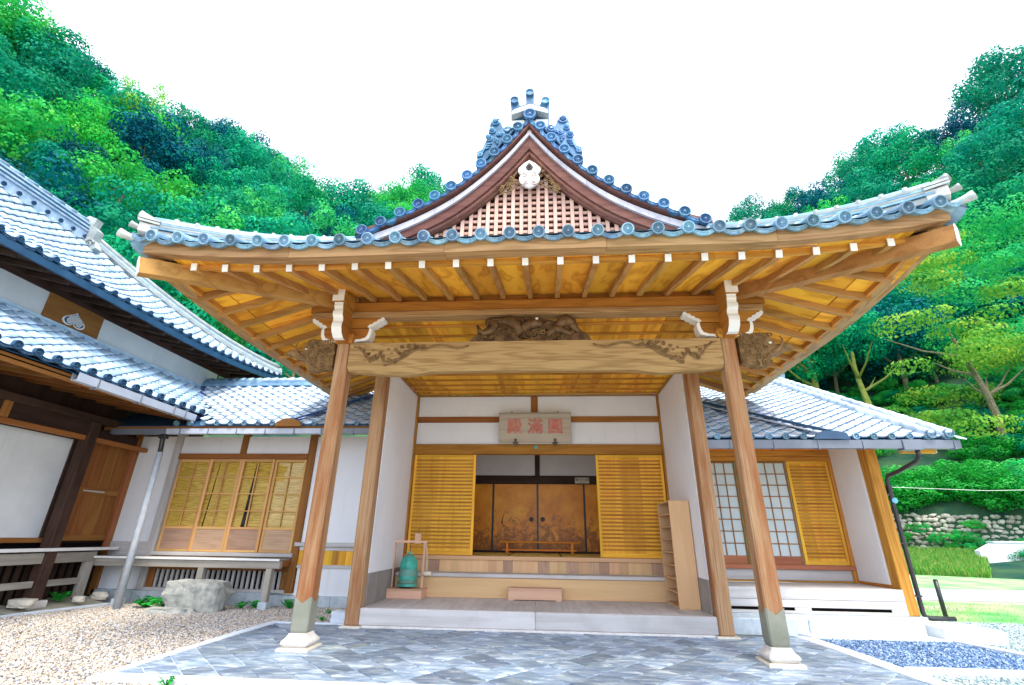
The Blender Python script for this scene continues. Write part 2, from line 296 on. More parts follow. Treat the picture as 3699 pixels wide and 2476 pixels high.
def fixn(me):
    bm = bmesh.new(); bm.from_mesh(me); bmesh.ops.recalc_face_normals(bm, faces=bm.faces[:]); bm.to_mesh(me); bm.free(); return me
def link(name, me, mat, parent=None, mw=None, smooth=False):
    if mat is not None and not me.materials: me.materials.append(mat)
    o = bpy.data.objects.new(name, me); COL.objects.link(o)
    if parent is not None:
        o.parent = parent; o.matrix_parent_inverse = PINV.get(parent.name, Matrix.Identity(4))
    if mw is not None: o.matrix_basis = mw
    if smooth: me.polygons.foreach_set("use_smooth", [True]*len(me.polygons))
    return o
PINV = {}
def part(name, mb, mat, parent=None, smooth=False, fix=True, mw=None):
    me = mb.mesh(name)
    if fix: fixn(me)
    return link(name, me, mat, parent, mw, smooth)
def smooth_angle(o, ang=40):
    me = o.data; me.polygons.foreach_set("use_smooth", [True]*len(me.polygons))
    bm = bmesh.new(); bm.from_mesh(me)
    for e in bm.edges:
        if len(e.link_faces) == 2 and e.calc_face_angle(0) > math.radians(ang): e.smooth = False
    bm.to_mesh(me); bm.free(); return o
def tag(o, label, cat, group=None, kind=None):
    if label: o["label"] = label
    if cat: o["category"] = cat
    if group: o["group"] = group
    if kind: o["kind"] = kind
    return o
def thing(name, loc, label, cat, group=None):
    e = bpy.data.objects.new(name, None); COL.objects.link(e); e.location = loc; e.empty_display_size = 0.3
    PINV[e.name] = Matrix.Translation(-Vector(loc)); return tag(e, label, cat, group)
def bx(name, mat, parent, x0, x1, y0, y1, z0, z1, c=0.006): return part(name, MB().box(x0, x1, y0, y1, z0, z1, c), mat, parent, fix=False)
def basis(o, a, b, n): return Matrix(((a[0], b[0], n[0], o[0]), (a[1], b[1], n[1], o[1]), (a[2], b[2], n[2], o[2]), (0,0,0,1)))
def hermite(xs, ys, x):
    xs = list(xs); ys = list(ys); n = len(xs)
    if x <= xs[0]: return ys[0]+(x-xs[0])*(ys[1]-ys[0])/(xs[1]-xs[0])
    if x >= xs[-1]: return ys[-1]+(x-xs[-1])*(ys[-1]-ys[-2])/(xs[-1]-xs[-2])
    i = max(k for k in range(n-1) if xs[k] <= x)
    sl = lambda k: (ys[min(k+1, n-1)]-ys[max(k-1, 0)])/(xs[min(k+1, n-1)]-xs[max(k-1, 0)])
    h = xs[i+1]-xs[i]; t = (x-xs[i])/h; m0, m1 = sl(i)*h, sl(i+1)*h
    return (2*t**3-3*t**2+1)*ys[i]+(t**3-2*t**2+t)*m0+(-2*t**3+3*t**2)*ys[i+1]+(t**3-t**2)*m1
def linsp(a, b, n): return [a+(b-a)*i/(n-1) for i in range(n)]

# ---- shared tile meshes
def pantile_mesh(w, l, amp=0.027, name="pantile"):
    mb = MB(); K = 8; lift = 0.026
    def h(u): return amp*math.cos(2*math.pi*(u-0.86))+0.35*amp*math.cos(4*math.pi*(u-0.86))
    vs = []
    for v, dz in ((0.0, 0.0), (1.0, lift)):
        for i in range(K+1): u = i/K; vs.append((u*w, v*l, h(u)+dz))
    for i in range(K+1): u = i/K; vs.append((u*w, l-0.001, h(u)+lift-0.026))
    fs = [(i, i+1, K+1+i+1, K+1+i) for i in range(K)]+[(K+1+i, K+1+i+1, 2*K+2+i+1, 2*K+2+i) for i in range(K)]
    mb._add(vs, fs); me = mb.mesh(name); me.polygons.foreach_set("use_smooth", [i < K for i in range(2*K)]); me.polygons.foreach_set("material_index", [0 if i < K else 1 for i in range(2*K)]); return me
def disc_mesh(name, r=0.085, back=0.34, petals=16, barrel=True):
    # round eave tile: face toward -Y, barrel running to +Y, local origin at disc centre
    mb = MB(); n = 20
    mb.lathe([(r, 0.045), (r, 0.0), (r*0.95, -0.012), (r*0.80, -0.012), (r*0.76, 0.004), (r*0.72, 0.008)], n, axis='Y')
    mb.lathe([(r*0.2, 0.007), (r*0.17, -0.006), (r*0.02, -0.010)], 8, axis='Y')
    for k in range(petals):
        a = 2*math.pi*(k+0.5)/petals; ca, sa = math.cos(a), math.sin(a); w = r*0.085
        p = lambda q, t, y: (q*ca-t*sa, y, q*sa+t*ca)
        mb._add([p(r*0.24, -w*0.4, 0.007), p(r*0.68, -w, 0.007), p(r*0.68, w, 0.007), p(r*0.24, w*0.4, 0.007), p(r*0.5, 0, -0.006)], [(0,1,4),(1,2,4),(2,3,4),(3,0,4)])
    if barrel:
        K = 8; vs = []
        for y in (0.03, back):
            for i in range(K+1): a = math.pi*i/K-0.25+(i/K)*0.5; vs.append((r*0.93*math.cos(a), y, r*0.93*math.sin(a)))
        mb._add(vs, [(i, i+1, K+2+i, K+1+i) for i in range(K)])
    me = fixn(mb.mesh(name)); return me
def apron_mesh(name, w=0.35, sag=0.085, th=0.075, back=0.34):
    # drooping flat eave tile between two round tiles: crescent face toward -Y, pan running to +Y
    mb = MB(); K = 10; top = []; bot = []
    for i in range(K+1):
        u = i/K*2-1; x = u*w/2; zt = -sag*(1-u*u)+0.02; top.append((x, zt)); bot.append((x, zt-th*(1-0.45*u*u)-0.006))
    vs = [(x, 0, z) for x, z in top]+[(x, 0, z) for x, z in bot]+[(x, back, z) for x, z in top]+[(x, 0.03, z) for x, z in bot]; m = K+1
    fs = []
    for i in range(K):
        fs += [(i, i+1, m+i+1, m+i), (i, 2*m+i, 2*m+i+1, i+1), (m+i, m+i+1, 3*m+i+1, 3*m+i), (3*m+i, 3*m+i+1, 2*m+i+1, 2*m+i)]
    mb._add(vs, fs)
    # raised border and scrolls on the face
    for k in range(1, K-1):
        for q0, q1, d in ((0.12, 0.22, 0.008), (0.78, 0.88, 0.008)):
            a0 = [(top[j][0], -d, top[j][1]+(bot[j][1]-top[j][1])*q) for j in (k, k+1) for q in (q0, q1)]
            b0 = [(x, 0.0, z) for x, _, z in a0]
            mb._add(a0+b0, [(0,1,3,2),(0,2,6,4),(1,5,7,3)])
    for sx in (-1, 1):
        mb.spiral((sx*w*0.14, -sag*0.93-th*0.36), 0.018, 1.3, sx, 0.005, -0.004, 0, 4)
        mb.spiral((sx*w*0.27, -sag*0.72-th*0.34), 0.014, 1.2, -sx, 0.004, -0.004, 0, 4)
    return fixn(mb.mesh(name))
ROUND_ME = disc_mesh("round_eave_tile", 0.077); APRON_ME = apron_mesh("drooping_eave_tile", 0.35, 0.064, 0.052)
ROUND_G = disc_mesh("round_verge_tile", 0.098); APRON_G = apron_mesh("drooping_verge_tile", 0.27, 0.05, 0.06, 0.3)
for m_, t_ in ((ROUND_ME, TILE), (APRON_ME, TILE), (ROUND_G, TILE_G), (APRON_G, TILE_G)): m_.materials.append(t_)
# ================================================================== SETTING: ground, paving, gravel, hills
def gz(y): return -0.005-0.037*max(0.0, 1.3-y)
def struct(name, mb, mat, label=None, kind="structure", fix=True, smooth=False):
    o = part(name, mb, mat, None, smooth, fix); o["kind"] = kind; o["label"] = label or name.replace("_", " "); return o
EARTH = plain("pale_earth", (0.36, 0.33, 0.25), (0.55, 0.52, 0.42), 2.2, 0.95, 0.05, det=8, bmp=0.3)
GRAVB = plain("gravel_earth", (0.30, 0.27, 0.22), (0.48, 0.42, 0.33), 40, 0.95, 0.05, bmp=0.4, bscale=90)
GREYB = plain("grey_gravel_ground", (0.34, 0.44, 0.45), (0.60, 0.67, 0.64), 55, 0.95, 0.05, det=6, bmp=0.4, bscale=90)
JOINT = plain("pale_joint_mortar", (0.60, 0.66, 0.72), (0.74, 0.78, 0.82), 9, 0.9, 0.1)
LAWN = plain("short_turf", (0.06, 0.40, 0.12), (0.50, 0.52, 0.30), 0.9, 0.95, 0.05, det=9, bmp=0.5, bscale=30)
HILLM = plain("shade_toned_forest_floor", (0.006, 0.050, 0.050), (0.075, 0.15, 0.06), 0.5, 0.95, 0.05, det=9, bmp=0.6, bscale=3)  # hill ground; its dark blue end paints in the shade between crowns
mb = MB(); mb.box(-260, 260, -60, 460, -0.62, -0.60); struct("ground", mb, EARTH, "broad level ground under the temple precinct")
mb = MB().grid(lambda u, v: (-4.38+8.55*u, -1.35+2.85*v, gz(-1.35+2.85*v)-0.014), 2, 6); struct("paving_bed", mb, JOINT, "pale mortar bed between the slate paving stones")
mb = MB().grid(lambda u, v: (-13+8.9*u, -7+11*v, gz(-7+11*v)-0.045), 4, 12); mb.grid(lambda u, v: (-4.15+1.25*u, 1.45+2.2*v, -0.047), 2, 2); struct("gravel_bed", mb, GRAVB, "bare ground below the tan gravel")
mb = MB().grid(lambda u, v: (3.9+6.6*u, -7+10.8*v, gz(-7+10.8*v)-0.05), 4, 12); struct("yard_bed", mb, GREYB, "grey gravel yard right of the porch")
mb = MB().grid(lambda u, v: (6.2+33*u, 3.6+30*v, -0.055), 2, 2); struct("yard_ground", mb, EARTH, "pale yard stretching to the bank on the right")
mb = MB().grid(lambda u, v: (7.0+9*u, 3.62+3.6*v, -0.045+0.02*math.sin(9*u)*math.sin(7*v)), 24, 12); struct("lawn", mb, LAWN, "patchy short lawn behind the white concrete slab")
mb = MB().grid(lambda u, v: (9.0+18*u, 7.6+3.6*v, -0.047), 4, 2); struct("gravel_path", mb, GREYB, "grey gravel path crossing the lawn on the right")
mb = MB().grid(lambda u, v: (9.0+22*u, 11.4+9*v, -0.046), 4, 2); struct("far_lawn", mb, LAWN, "far pale lawn in front of the white wall")

# ---- slate paving laid diagonally
def slate_mat():
    m, nt, b = newmat("blue_slate", 0.42, 0.45); tc = nd(nt, "TexCoord"); oi = nd(nt, "ObjectInfo"); r = oi.outputs["Random"]
    add = nd(nt, "VectorMath", operation='ADD'); lk(nt, tc.outputs["Object"], add.inputs[0]); lk(nt, math_(nt, 'MULTIPLY', r, 31.0), add.inputs[1])
    mp = nd(nt, "Mapping"); mp.inputs["Scale"].default_value = (2.2, 9.0, 4.0); mp.inputs["Rotation"].default_value = (0, 0, 0.5); lk(nt, add.outputs[0], mp.inputs[0])
    n = noise(nt, mp.outputs[0], 1.3, 7, 0.66, 0.5); c = ramp(nt, n, [(0.24, (0.075, 0.115, 0.185)), (0.46, (0.155, 0.215, 0.30)), (0.57, (0.27, 0.335, 0.41)), (0.66, (0.48, 0.54, 0.58)), (0.80, (0.70, 0.73, 0.74))])
    n4 = noise(nt, add.outputs[0], 1.1, 3, 0.5); mo = nd(nt, "MapRange", {"From Min": 0.60, "From Max": 0.75, "To Max": 0.35}); lk(nt, n4, mo.inputs[0]); c = mixc(nt, mo.outputs[0], c, (0.33, 0.36, 0.24))
    lk(nt, vary(nt, c, r, 0.7, 1.45, 0.006), b.inputs["Base Color"]); bump(nt, b, n, 0.25, 0.01); return m
SLATE = slate_mat()
pav = struct("paving", MB().box(-0.02, 0.02, -1.0, -0.96, -0.30, -0.28), JOINT, "slate paving laid in diagonal squares before the porch")
LX = lambda y: -4.11-0.125*(1.45-y); RX = lambda y: 3.86+0.185*(1.55-y)
YF, YN = 1.30, -1.24
def clip(poly, f):
    out = []
    for a, b in zip(poly, poly[1:]+poly[:1]):
        fa, fb = f(a), f(b)
        if fa >= 0: out.append(a)
        if (fa >= 0) != (fb >= 0): t = fa/(fa-fb); out.append((a[0]+(b[0]-a[0])*t, a[1]+(b[1]-a[1])*t))
    return out
S_ = 0.302; q = S_/math.sqrt(2)
for i in range(-26, 27):
    for j in range(-26, 27):
        cx, cy = (i-j)*q, (i+j)*q+0.05
        if not (-5 < cx < 4.8 and -1.7 < cy < 1.8): continue
        h = q-0.0085; poly = [(cx, cy-h), (cx+h, cy), (cx, cy+h), (cx-h, cy)]
        yf = (lambda p: 1.245-p[1]) if abs(cx) < 2.65 else (lambda p: 1.44-p[1])
        for f in (yf, lambda p: p[1]-YN, lambda p: p[0]-LX(p[1]), lambda p: RX(p[1])-p[0]): poly = clip(poly, f) if poly else poly
        for px in (-3.0, 3.0):
            pass
        if len(poly) < 3: continue
        ar = abs(sum(a[0]*b[1]-b[0]*a[1] for a, b in zip(poly, poly[1:]+poly[:1])))/2
        if ar < 0.003: continue
        dz = rng.uniform(-0.004, 0.004); tx, ty = rng.uniform(-0.012, 0.012, 2)
        mb = MB(); top = [(x-cx, y-cy, gz(y)+dz+tx*(x-cx)+ty*(y-cy)) for x, y in poly]; n = len(top)
        ins = [(x*0.965, y*0.965, z) for x, y, z in top]; mb._add([(x, y, z-0.006) for x, y, z in top]+ins+[(x, y, z-0.05) for x, y, z in top], [tuple(range(n, 2*n))]+[(k, (k+1) % n, n+(k+1) % n, n+k) for k in range(n)]+[(2*n+k, 2*n+(k+1) % n, (k+1) % n, k) for k in range(n)])
        part("paving_stone", mb, SLATE, pav, mw=Matrix.Translation((cx, cy, 0)))
def kerb_run(name, pts_in, pts_out, label, h=0.012, segs=4):
    root = None
    for k in range(segs):
        t0, t1 = k/segs, (k+1)/segs-0.003
        L = lambda P, t: (P[0][0]+(P[1][0]-P[0][0])*t, P[0][1]+(P[1][1]-P[0][1])*t)
        pts = [L(pts_in, t0), L(pts_in, t1), L(pts_out, t1), L(pts_out, t0)]; mb = MB(); mb.slab([(x, y, gz(y)-0.12) for x, y in pts], 0.12+h+rng.uniform(-0.003, 0.003))
        o = part(name if root is None else "kerb_stone", mb, KERB, root)
        if root is None: root = o; o["kind"] = "structure"; o["label"] = label
        bv = o.modifiers.new("b", 'BEVEL'); bv.width = 0.008; bv.segments = 1
kerb_run("kerb", [(LX(1.44)-.003, 1.44), (LX(-1.24)-.003, -1.24)], [(LX(1.44)-0.13, 1.57), (LX(-1.24)-0.13, -1.42)], "pale kerb along the left side of the slate paving")
kerb_run("kerb", [(-4.10, 1.443), (-3.0, 1.443)], [(-4.24, 1.57), (-3.0, 1.57)], "short pale kerb behind the left post", segs=1)
kerb_run("kerb", [(LX(-1.24)-.0, -1.243), (4.6, -1.243)], [(LX(-1.24)-0.125, -1.42), (4.6, -1.42)], "pale kerb along the front of the slate paving", segs=6)
kerb_run("kerb", [(RX(1.55)+.003, 1.55), (RX(-1.24)+.003, -1.24)], [(RX(1.55)+0.25, 1.47), (RX(-1.24)+0.2, -1.24)], "pale kerb between the slate paving and the blue gravel")
kerb_run("kerb", [(4.14, 1.50), (6.06, 1.50)], [(4.05, 1.785), (5.98, 1.785)], "pale kerb at the foot of the granite step", segs=2)
kerb_run("kerb", [(4.40, 0.0), (6.75, 0.0)], [(4.42, -0.16), (6.80, -0.16)], "pale kerb on the near side of the blue gravel", segs=2)
kerb_run("kerb", [(6.07, 1.50), (6.76, -0.16)], [(6.19, 1.53), (6.90, -0.16)], "pale kerb on the right side of the blue gravel", segs=2)
kerb_run("kerb", [(-8.35, 3.0), (-9.6, -2.5)], [(-8.45, 3.0), (-9.7, -2.5)], "pale stone edging of the earth strip beside the dark hall", h=0.02, segs=4)
mb = MB().grid(lambda u, v: (-8.45-1.25*(1-v)*1.0-1.6*u, -2.5+5.6*v, 0.0+0.13*min(1, u*2.2)+0.02*math.sin(13*u+7*v)*math.sin(17*v)), 14, 24); struct("earth_strip", mb, EARTH, "pale earth strip along the foot of the dark hall", smooth=True)

# ---- gravel
def pebbles(name, n, inside, bounds, mat, r0, r1, label, zoff=0.0, dens=None):
    base = np.array([(1,0,0),(-1,0,0),(0,1,0),(0,-1,0),(0,0,1),(0,0,-1)], float); tri = np.array([(0,2,4),(2,1,4),(1,3,4),(3,0,4),(2,0,5),(1,2,5),(3,1,5),(0,3,5)])
    xs = rng.uniform(bounds[0], bounds[1], n*3); ys = rng.uniform(bounds[2], bounds[3], n*3); ok = inside(xs, ys); xs, ys = xs[ok][:n], ys[ok][:n]; m = len(xs)
    rr = rng.uniform(r0, r1, m); sc = np.stack([rr*rng.uniform(0.8, 1.5, m), rr*rng.uniform(0.7, 1.1, m), rr*rng.uniform(0.45, 0.8, m)], 1)
    an = rng.uniform(0, math.pi, m); ca, sa = np.cos(an), np.sin(an)
    v = base[None]*sc[:, None]*rng.uniform(0.75, 1.15, (m, 6, 1)); x = v[..., 0]*ca[:, None]-v[..., 1]*sa[:, None]; y = v[..., 0]*sa[:, None]+v[..., 1]*ca[:, None]
    z = v[..., 2]+rng.uniform(-0.1, 0.25, (m, 1))*v[..., 0]; gzv = -0.005-0.037*np.maximum(0, 1.3-ys)-0.035+zoff
    V = np.stack([x+xs[:, None], y+ys[:, None], z+(gzv+rr*0.4+rng.uniform(0, 0.012, m))[:, None]], -1).reshape(-1, 3); F = (tri[None]+6*np.arange(m)[:, None, None]).reshape(-1, 3)
    me = bpy.data.meshes.new(name); me.vertices.add(len(V)); me.vertices.foreach_set("co", V.ravel()); me.loops.add(F.size); me.loops.foreach_set("vertex_index", F.ravel().astype(np.int32))
    me.polygons.add(len(F)); me.polygons.foreach_set("loop_start", np.arange(0, F.size, 3, dtype=np.int32)); me.polygons.foreach_set("loop_total", np.full(len(F), 3, np.int32)); me.update(); me.validate()
    me.polygons.foreach_set("use_smooth", [True]*len(me.polygons))
    o = link(name, me, mat); o["kind"] = "stuff"; o["label"] = label; return o
def in_left(x, y): return ((x < -4.24-0.125*(1.45-y)) | (y > 1.57) | (y < -1.43)) & (x > -8.4-0.227*(3.0-y)) & ((y < 3.40)) & ~((x > -7.0) & (x < -5.8) & (y > 2.35) & (y < 2.85))
pebbles("gravel", 60000, in_left, (-9.6, -3.0, -2.3, 3.42), PEB, 0.008, 0.022, "tan and white river gravel covering the left forecourt")
pebbles("gravel", 6000, lambda x, y: (y < -1.43), (-4.8, 4.8, -1.9, -1.43), PEB, 0.010, 0.024, "strip of tan gravel in front of the front kerb")
pebbles("gravel", 14000, lambda x, y: (x > 4.12+0.14*(1.5-y)) & (x < 6.05+0.42*(1.5-y)), (4.1, 6.8, 0.0, 1.5), PEB_B, 0.010, 0.022, "dark blue gravel in the bed below the granite step")
pebbles("gravel", 15000, lambda x, y: ((y < -0.17) & (x > 4.22+0.19*(1.5-y))) | ((y > -0.2) & (x > 6.2+0.42*(1.5-y)) & ~((x < 6.95) & (y > 1.5) & (y < 2.5))), (4.3, 9.5, -1.6, 3.6), PEB_G, 0.010, 0.024, "pale grey gravel beyond the blue gravel bed")
conc = tag(part("concrete_slab", MB().prism([(6.03, 0.0-0.06), (6.03, 0.145), (6.05, 0.155), (6.84, 0.135), (6.88, 0.11), (6.88, -0.06)], 'Y', 1.545, 2.285), CONC), "white concrete slab beside the end post of the right wing", "slab")
bv = conc.modifiers.new("b", 'BEVEL'); bv.width = 0.02; bv.segments = 2

# ---- hills
EL_AZ = [-80, -61, -52.6, -47, -41, -37, -30, -27.6, -22, -16, -9, 0, 10, 23.6, 31, 36, 41, 47, 52, 75]; EL = [38.8, 38.8, 36.0, 37.8, 38.8, 38.2, 36.2, 34.8, 38.4, 38.2, 37.0, 34.5, 33, 32.4, 32.8, 33.6, 34.0, 33.2, 35.6, 37]
TREE_H = 5.5
def hill(az, r):
    w = min(1, max(0, (az-8)/16)); w = w*w*(3-2*w)
    zl = 1.0*(r-22)+0.4*math.sin(r*0.31+az*0.2)
    zr = 0.16*(r-31) if r < 36 else (0.8+2.3*(r-36) if r < 37 else (3.1+0.62*(r-37) if r < 56 else 14.9+1.02*(r-56)))+0.3*math.sin(r*0.4+az*0.3)*min(1, max(0, (r-37)/3))
    z = zl*(1-w)+zr*w; te = math.tan(math.radians(float(np.interp(az, EL_AZ, EL))))
    cap = r*te-TREE_H+1.3
    if z > cap and r > 50:
        lo, hi = 40.0, r                      # crest: flatten beyond the radius where the slope meets the skyline
        for _ in range(14):
            m = (lo+hi)/2; zz = (m-22)*(1-w)+(14.6+1.02*(m-56))*w
            if zz > m*te-TREE_H+1.3: hi = m
            else: lo = m
        return lo*te-TREE_H+1.3+0.12*(r-lo)
    return z
def polar(az, r): a = math.radians(az); return CAM.x+r*math.sin(a), CAM.y+r*math.cos(a)
AZS = linsp(-78, 72, 76); RS = linsp(20, 56, 37)+linsp(58, 140, 40)
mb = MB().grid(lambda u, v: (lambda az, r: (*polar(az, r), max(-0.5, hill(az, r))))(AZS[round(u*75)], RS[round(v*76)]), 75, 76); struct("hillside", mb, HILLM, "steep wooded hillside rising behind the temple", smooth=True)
# ================================================================== ENTRANCE PORCH
P = thing("entrance_porch", (0, 0, -0.03), "large tiled temple entrance porch with carved beam and lattice gable in the middle", "porch")

def stuffed(o): o['kind'] = 'stuff'; return o
def oct_loop(cx, cy, h, c): return [(cx-h+c, cy-h), (cx+h-c, cy-h), (cx+h, cy-h+c), (cx+h, cy+h-c), (cx+h-c, cy+h), (cx-h+c, cy+h), (cx-h, cy+h-c), (cx-h, cy-h+c)]
def loft(mb, loops):
    n = len(loops[0]); vs = [p for L in loops for p in L]
    fs = [(i*n+k, i*n+(k+1) % n, (i+1)*n+(k+1) % n, (i+1)*n+k) for i in range(len(loops)-1) for k in range(n)]
    fs += [tuple(range(n))[::-1], tuple((len(loops)-1)*n+k for k in range(n))]
    return mb._add(vs, fs)
for sx in (-1, 1):
    cx = 3.0*sx; mb = MB(); loft(mb, [[(x, y, z) for x, y in oct_loop(cx, 0, h, c)] for z, h, c in ((0.13, 0.095, 0.015), (0.30, 0.110, 0.018), (1.2, 0.112, 0.019), (4.16, 0.106, 0.018))])
    post = part("post", mb, POST['Z'], P)
    mb = MB(); L0 = []
    zz = [(0.126, 0.100, 0.012), (0.16, 0.113, 0.016), (0.24, 0.119, 0.018), (0.50, 0.118, 0.018)]
    for z, h, c in zz: L0.append([(x, y, z) for x, y in oct_loop(cx, 0, h, c)])
    loft(mb, L0[:3]); n0 = len(mb.v); top = []
    base = oct_loop(cx, 0, 0.118, 0.018); ring = []
    for k in range(8):                       # pointed upper edge: dips in the middle of each broad face
        a, b = base[k], base[(k+1) % 8]; ring.append((a, 0.545))
        if k % 2 == 0: ring.append((((a[0]+b[0])/2, (a[1]+b[1])/2), 0.47))
    lo = [(p[0], p[1], 0.235) for p, z in ring]; hi = [(p[0], p[1], z) for p, z in ring]; m = len(ring)
    mb._add(lo+hi, [(k, (k+1) % m, m+(k+1) % m, m+k) for k in range(m)])
    part("post_shoe", mb, COPPER, post)
    mb = MB(); g0 = gz(-0.15); sq = lambda h, z: [(cx-h, -h, z), (cx+h, -h, z), (cx+h, h, z), (cx-h, h, z)]
    loft(mb, [sq(0.148, g0+0.035), sq(0.180, g0+0.070), sq(0.184, g0+0.09), sq(0.168, g0+0.115), sq(0.142, g0+0.14), sq(0.125, g0+0.165), sq(0.121, 0.128)])
    pl = part("plinth", mb, STONE, post); bv = pl.modifiers.new("b", 'BEVEL'); bv.width = 0.012; bv.segments = 2; bv.limit_method = 'ANGLE'
    mb = MB(); loft(mb, [sq(0.215, g0-0.06), sq(0.21, g0+0.02), sq(0.195, g0+0.036)])
    part("footing_slab", mb, SLAB, post)
    # inner wall posts
    bx("post", POST['Z'], P, sx*2.715, sx*2.935, 1.25, 1.47, 0.015, 4.66, 0.018)
    bx("footing_slab", SLAB, P, sx*2.66, sx*2.99, 1.19, 1.50, gz(1.3)-0.03, 0.014, 0.01)

# ---- carved tie beam
def beam_bottom(x): return hermite([0, 1.4, 1.62, 1.92, 2.08, 2.9], [3.685, 3.678, 3.665, 3.628, 3.628, 3.69], abs(x))
xs = linsp(-2.88, 2.88, 49); mb = MB(); loops = []
for x in xs:
    b = beam_bottom(x); k = max(0.0, min(1.0, (1.95-abs(x))/0.45)); g = 0.016*k
    loops.append([(x, y, z) for y, z in ((-0.125, 4.15), (-0.125, b+0.19), (-0.125+g, b+0.178), (-0.125+g, b+0.165), (-0.118, b+0.155), (-0.118, b+0.085), (-0.118+g, b+0.072), (-0.118+g, b+0.06), (-0.105, b+0.045), (-0.06, b), (0.06, b), (0.12, b+0.05), (0.12, 4.15))])
loft(mb, loops); beam = part("tie_beam", mb, BEAM['X'], P)
def relief(sx):
    mb = MB(); T = lambda x, y: (sx*(-2.73+(x-1000)*0.001259), 4.15-(y-840)*0.001314)
    stem = [(935,885),(990,900),(1040,940),(1085,985),(1110,1035),(1160,1065),(1225,1050),(1290,1010),(1325,1060),(1350,1100),(1410,1110),(1470,1075),(1560,1050),(1640,1000),(1700,950),(1760,925),(1830,940),(1890,925),(1960,890),(2060,880),(2160,905),(2250,930),(2330,920),(2400,890)]
    pts = [T(*p) for p in stem]; n = len(pts)
    mb.tube([(x, -0.128, z) for x, z in pts], [0.012+0.011*math.sin(math.pi*min(1, (n-i)/n*1.15)) for i in range(n)], 6, flat=1.0)
    mb.tube([(x+0.01, -0.128, z+0.028) for x, z in pts[1:-6]], 0.008, 5)
    for (x, y, r, d, st) in ((1200,1050,50,1,0),(1130,985,26,-1,1),(1400,1085,46,-1,2),(1370,1120,30,1,0),(1485,1080,34,1,3),(1280,985,30,-1,2),(1060,935,20,1,0),(1610,965,40,-1,1),(1560,1000,30,1,0),(1680,935,34,1,2),(1740,905,26,-1,0),(1830,915,44,1,1),(1560,900,26,1,2),(1480,930,22,-1,0),(1640,885,24,1,1),(1710,880,20,-1,2),(1165,1075,24,-1,3),(1330,1040,24,1,1),(1250,1040,26,1,2),(1520,975,20,-1,1)):
        c = T(x, y); mb.spiral(c, r*0.00128, 1.6, d*sx, 0.011, -0.128, st, 5, 0.018)
    for i in range(16):
        x, y = 1080+i*52+rng.uniform(-15, 15), 1000-8*i+rng.uniform(-50, 60); c = T(x, y); mb.ball((c[0], -0.126, c[1]), 0.016, (1.5, 0.9, 1), 6, 4)
    return stuffed(part("scroll_relief", mb, CARVE, beam, True))
relief(1); relief(-1)

# ---- carved heads at the beam ends
def nosing(sx):
    X = lambda x: sx*(-3.15-(740-x)*0.00136); Z = lambda y: 4.22-(y-830)*0.00136
    mb = MB()
    out = [(735,830),(690,822),(630,812),(560,830),(520,815),(470,830),(400,850),(360,890),(345,930),(355,960),(300,960),(240,940),(190,935),(150,975),(165,1000),(215,1000),(260,1035),(330,1060),(390,1080),(420,1130),(450,1200),(520,1215),(600,1190),(680,1180),(735,1170)]
    pts = [(X(x), Z(y)) for x, y in out]; mb.prism(pts, 'Y', -0.085, 0.085); body = part("carved_head", mb, CARVE, P)
    bv = body.modifiers.new("b", 'BEVEL'); bv.width = 0.03; bv.segments = 2; bv.limit_method = 'ANGLE'; bv.angle_limit = math.radians(50)
    mb = MB()
    for i in range(46):
        x, y = rng.uniform(380, 735), rng.uniform(830, 1190)
        if x < 430 and y > 1080: continue
        for yy in ((-0.088,) if i % 3 else (-0.088, 0.088)): mb.spiral((X(x), Z(y)), rng.uniform(0.03, 0.062), rng.uniform(1.1, 1.9), random.choice((-1, 1)), rng.uniform(0.010, 0.017), yy, rng.uniform(0, 6), 5, 0.02*(1 if yy < 0 else -1))
    for i in range(10): mb.ball((X(420+i*32), -0.02, Z(835-6*math.sin(i))), 0.045, (1, 2.0, 0.9), 8, 5)
    stuffed(part("curled_mane", mb, CARVE, body, True))
    mb = MB(); mb.tube([(X(400), -0.07, Z(1040)), (X(330), -0.10, Z(1020)), (X(285), -0.12, Z(960)), (X(272), -0.12, Z(905)), (X(290), -0.11, Z(862))], [0.026, 0.024, 0.02, 0.014, 0.006], 7); part("tusk", mb, CARVE, body, True)
    mb = MB(); mb.tube([(X(360), 0, Z(1010)), (X(270), 0, Z(985)), (X(205), 0, Z(965)), (X(160), 0, Z(975)), (X(135), 0, Z(990))], [0.085, 0.075, 0.06, 0.045, 0.02], 9); part("trunk_snout", mb, CARVE, body, True)
    mb = MB(); mb.ball((X(398), -0.09, Z(935)), 0.024, (1.2, 0.6, 0.8)); part("eye", mb, GILT, body, True)
nosing(1); nosing(-1)

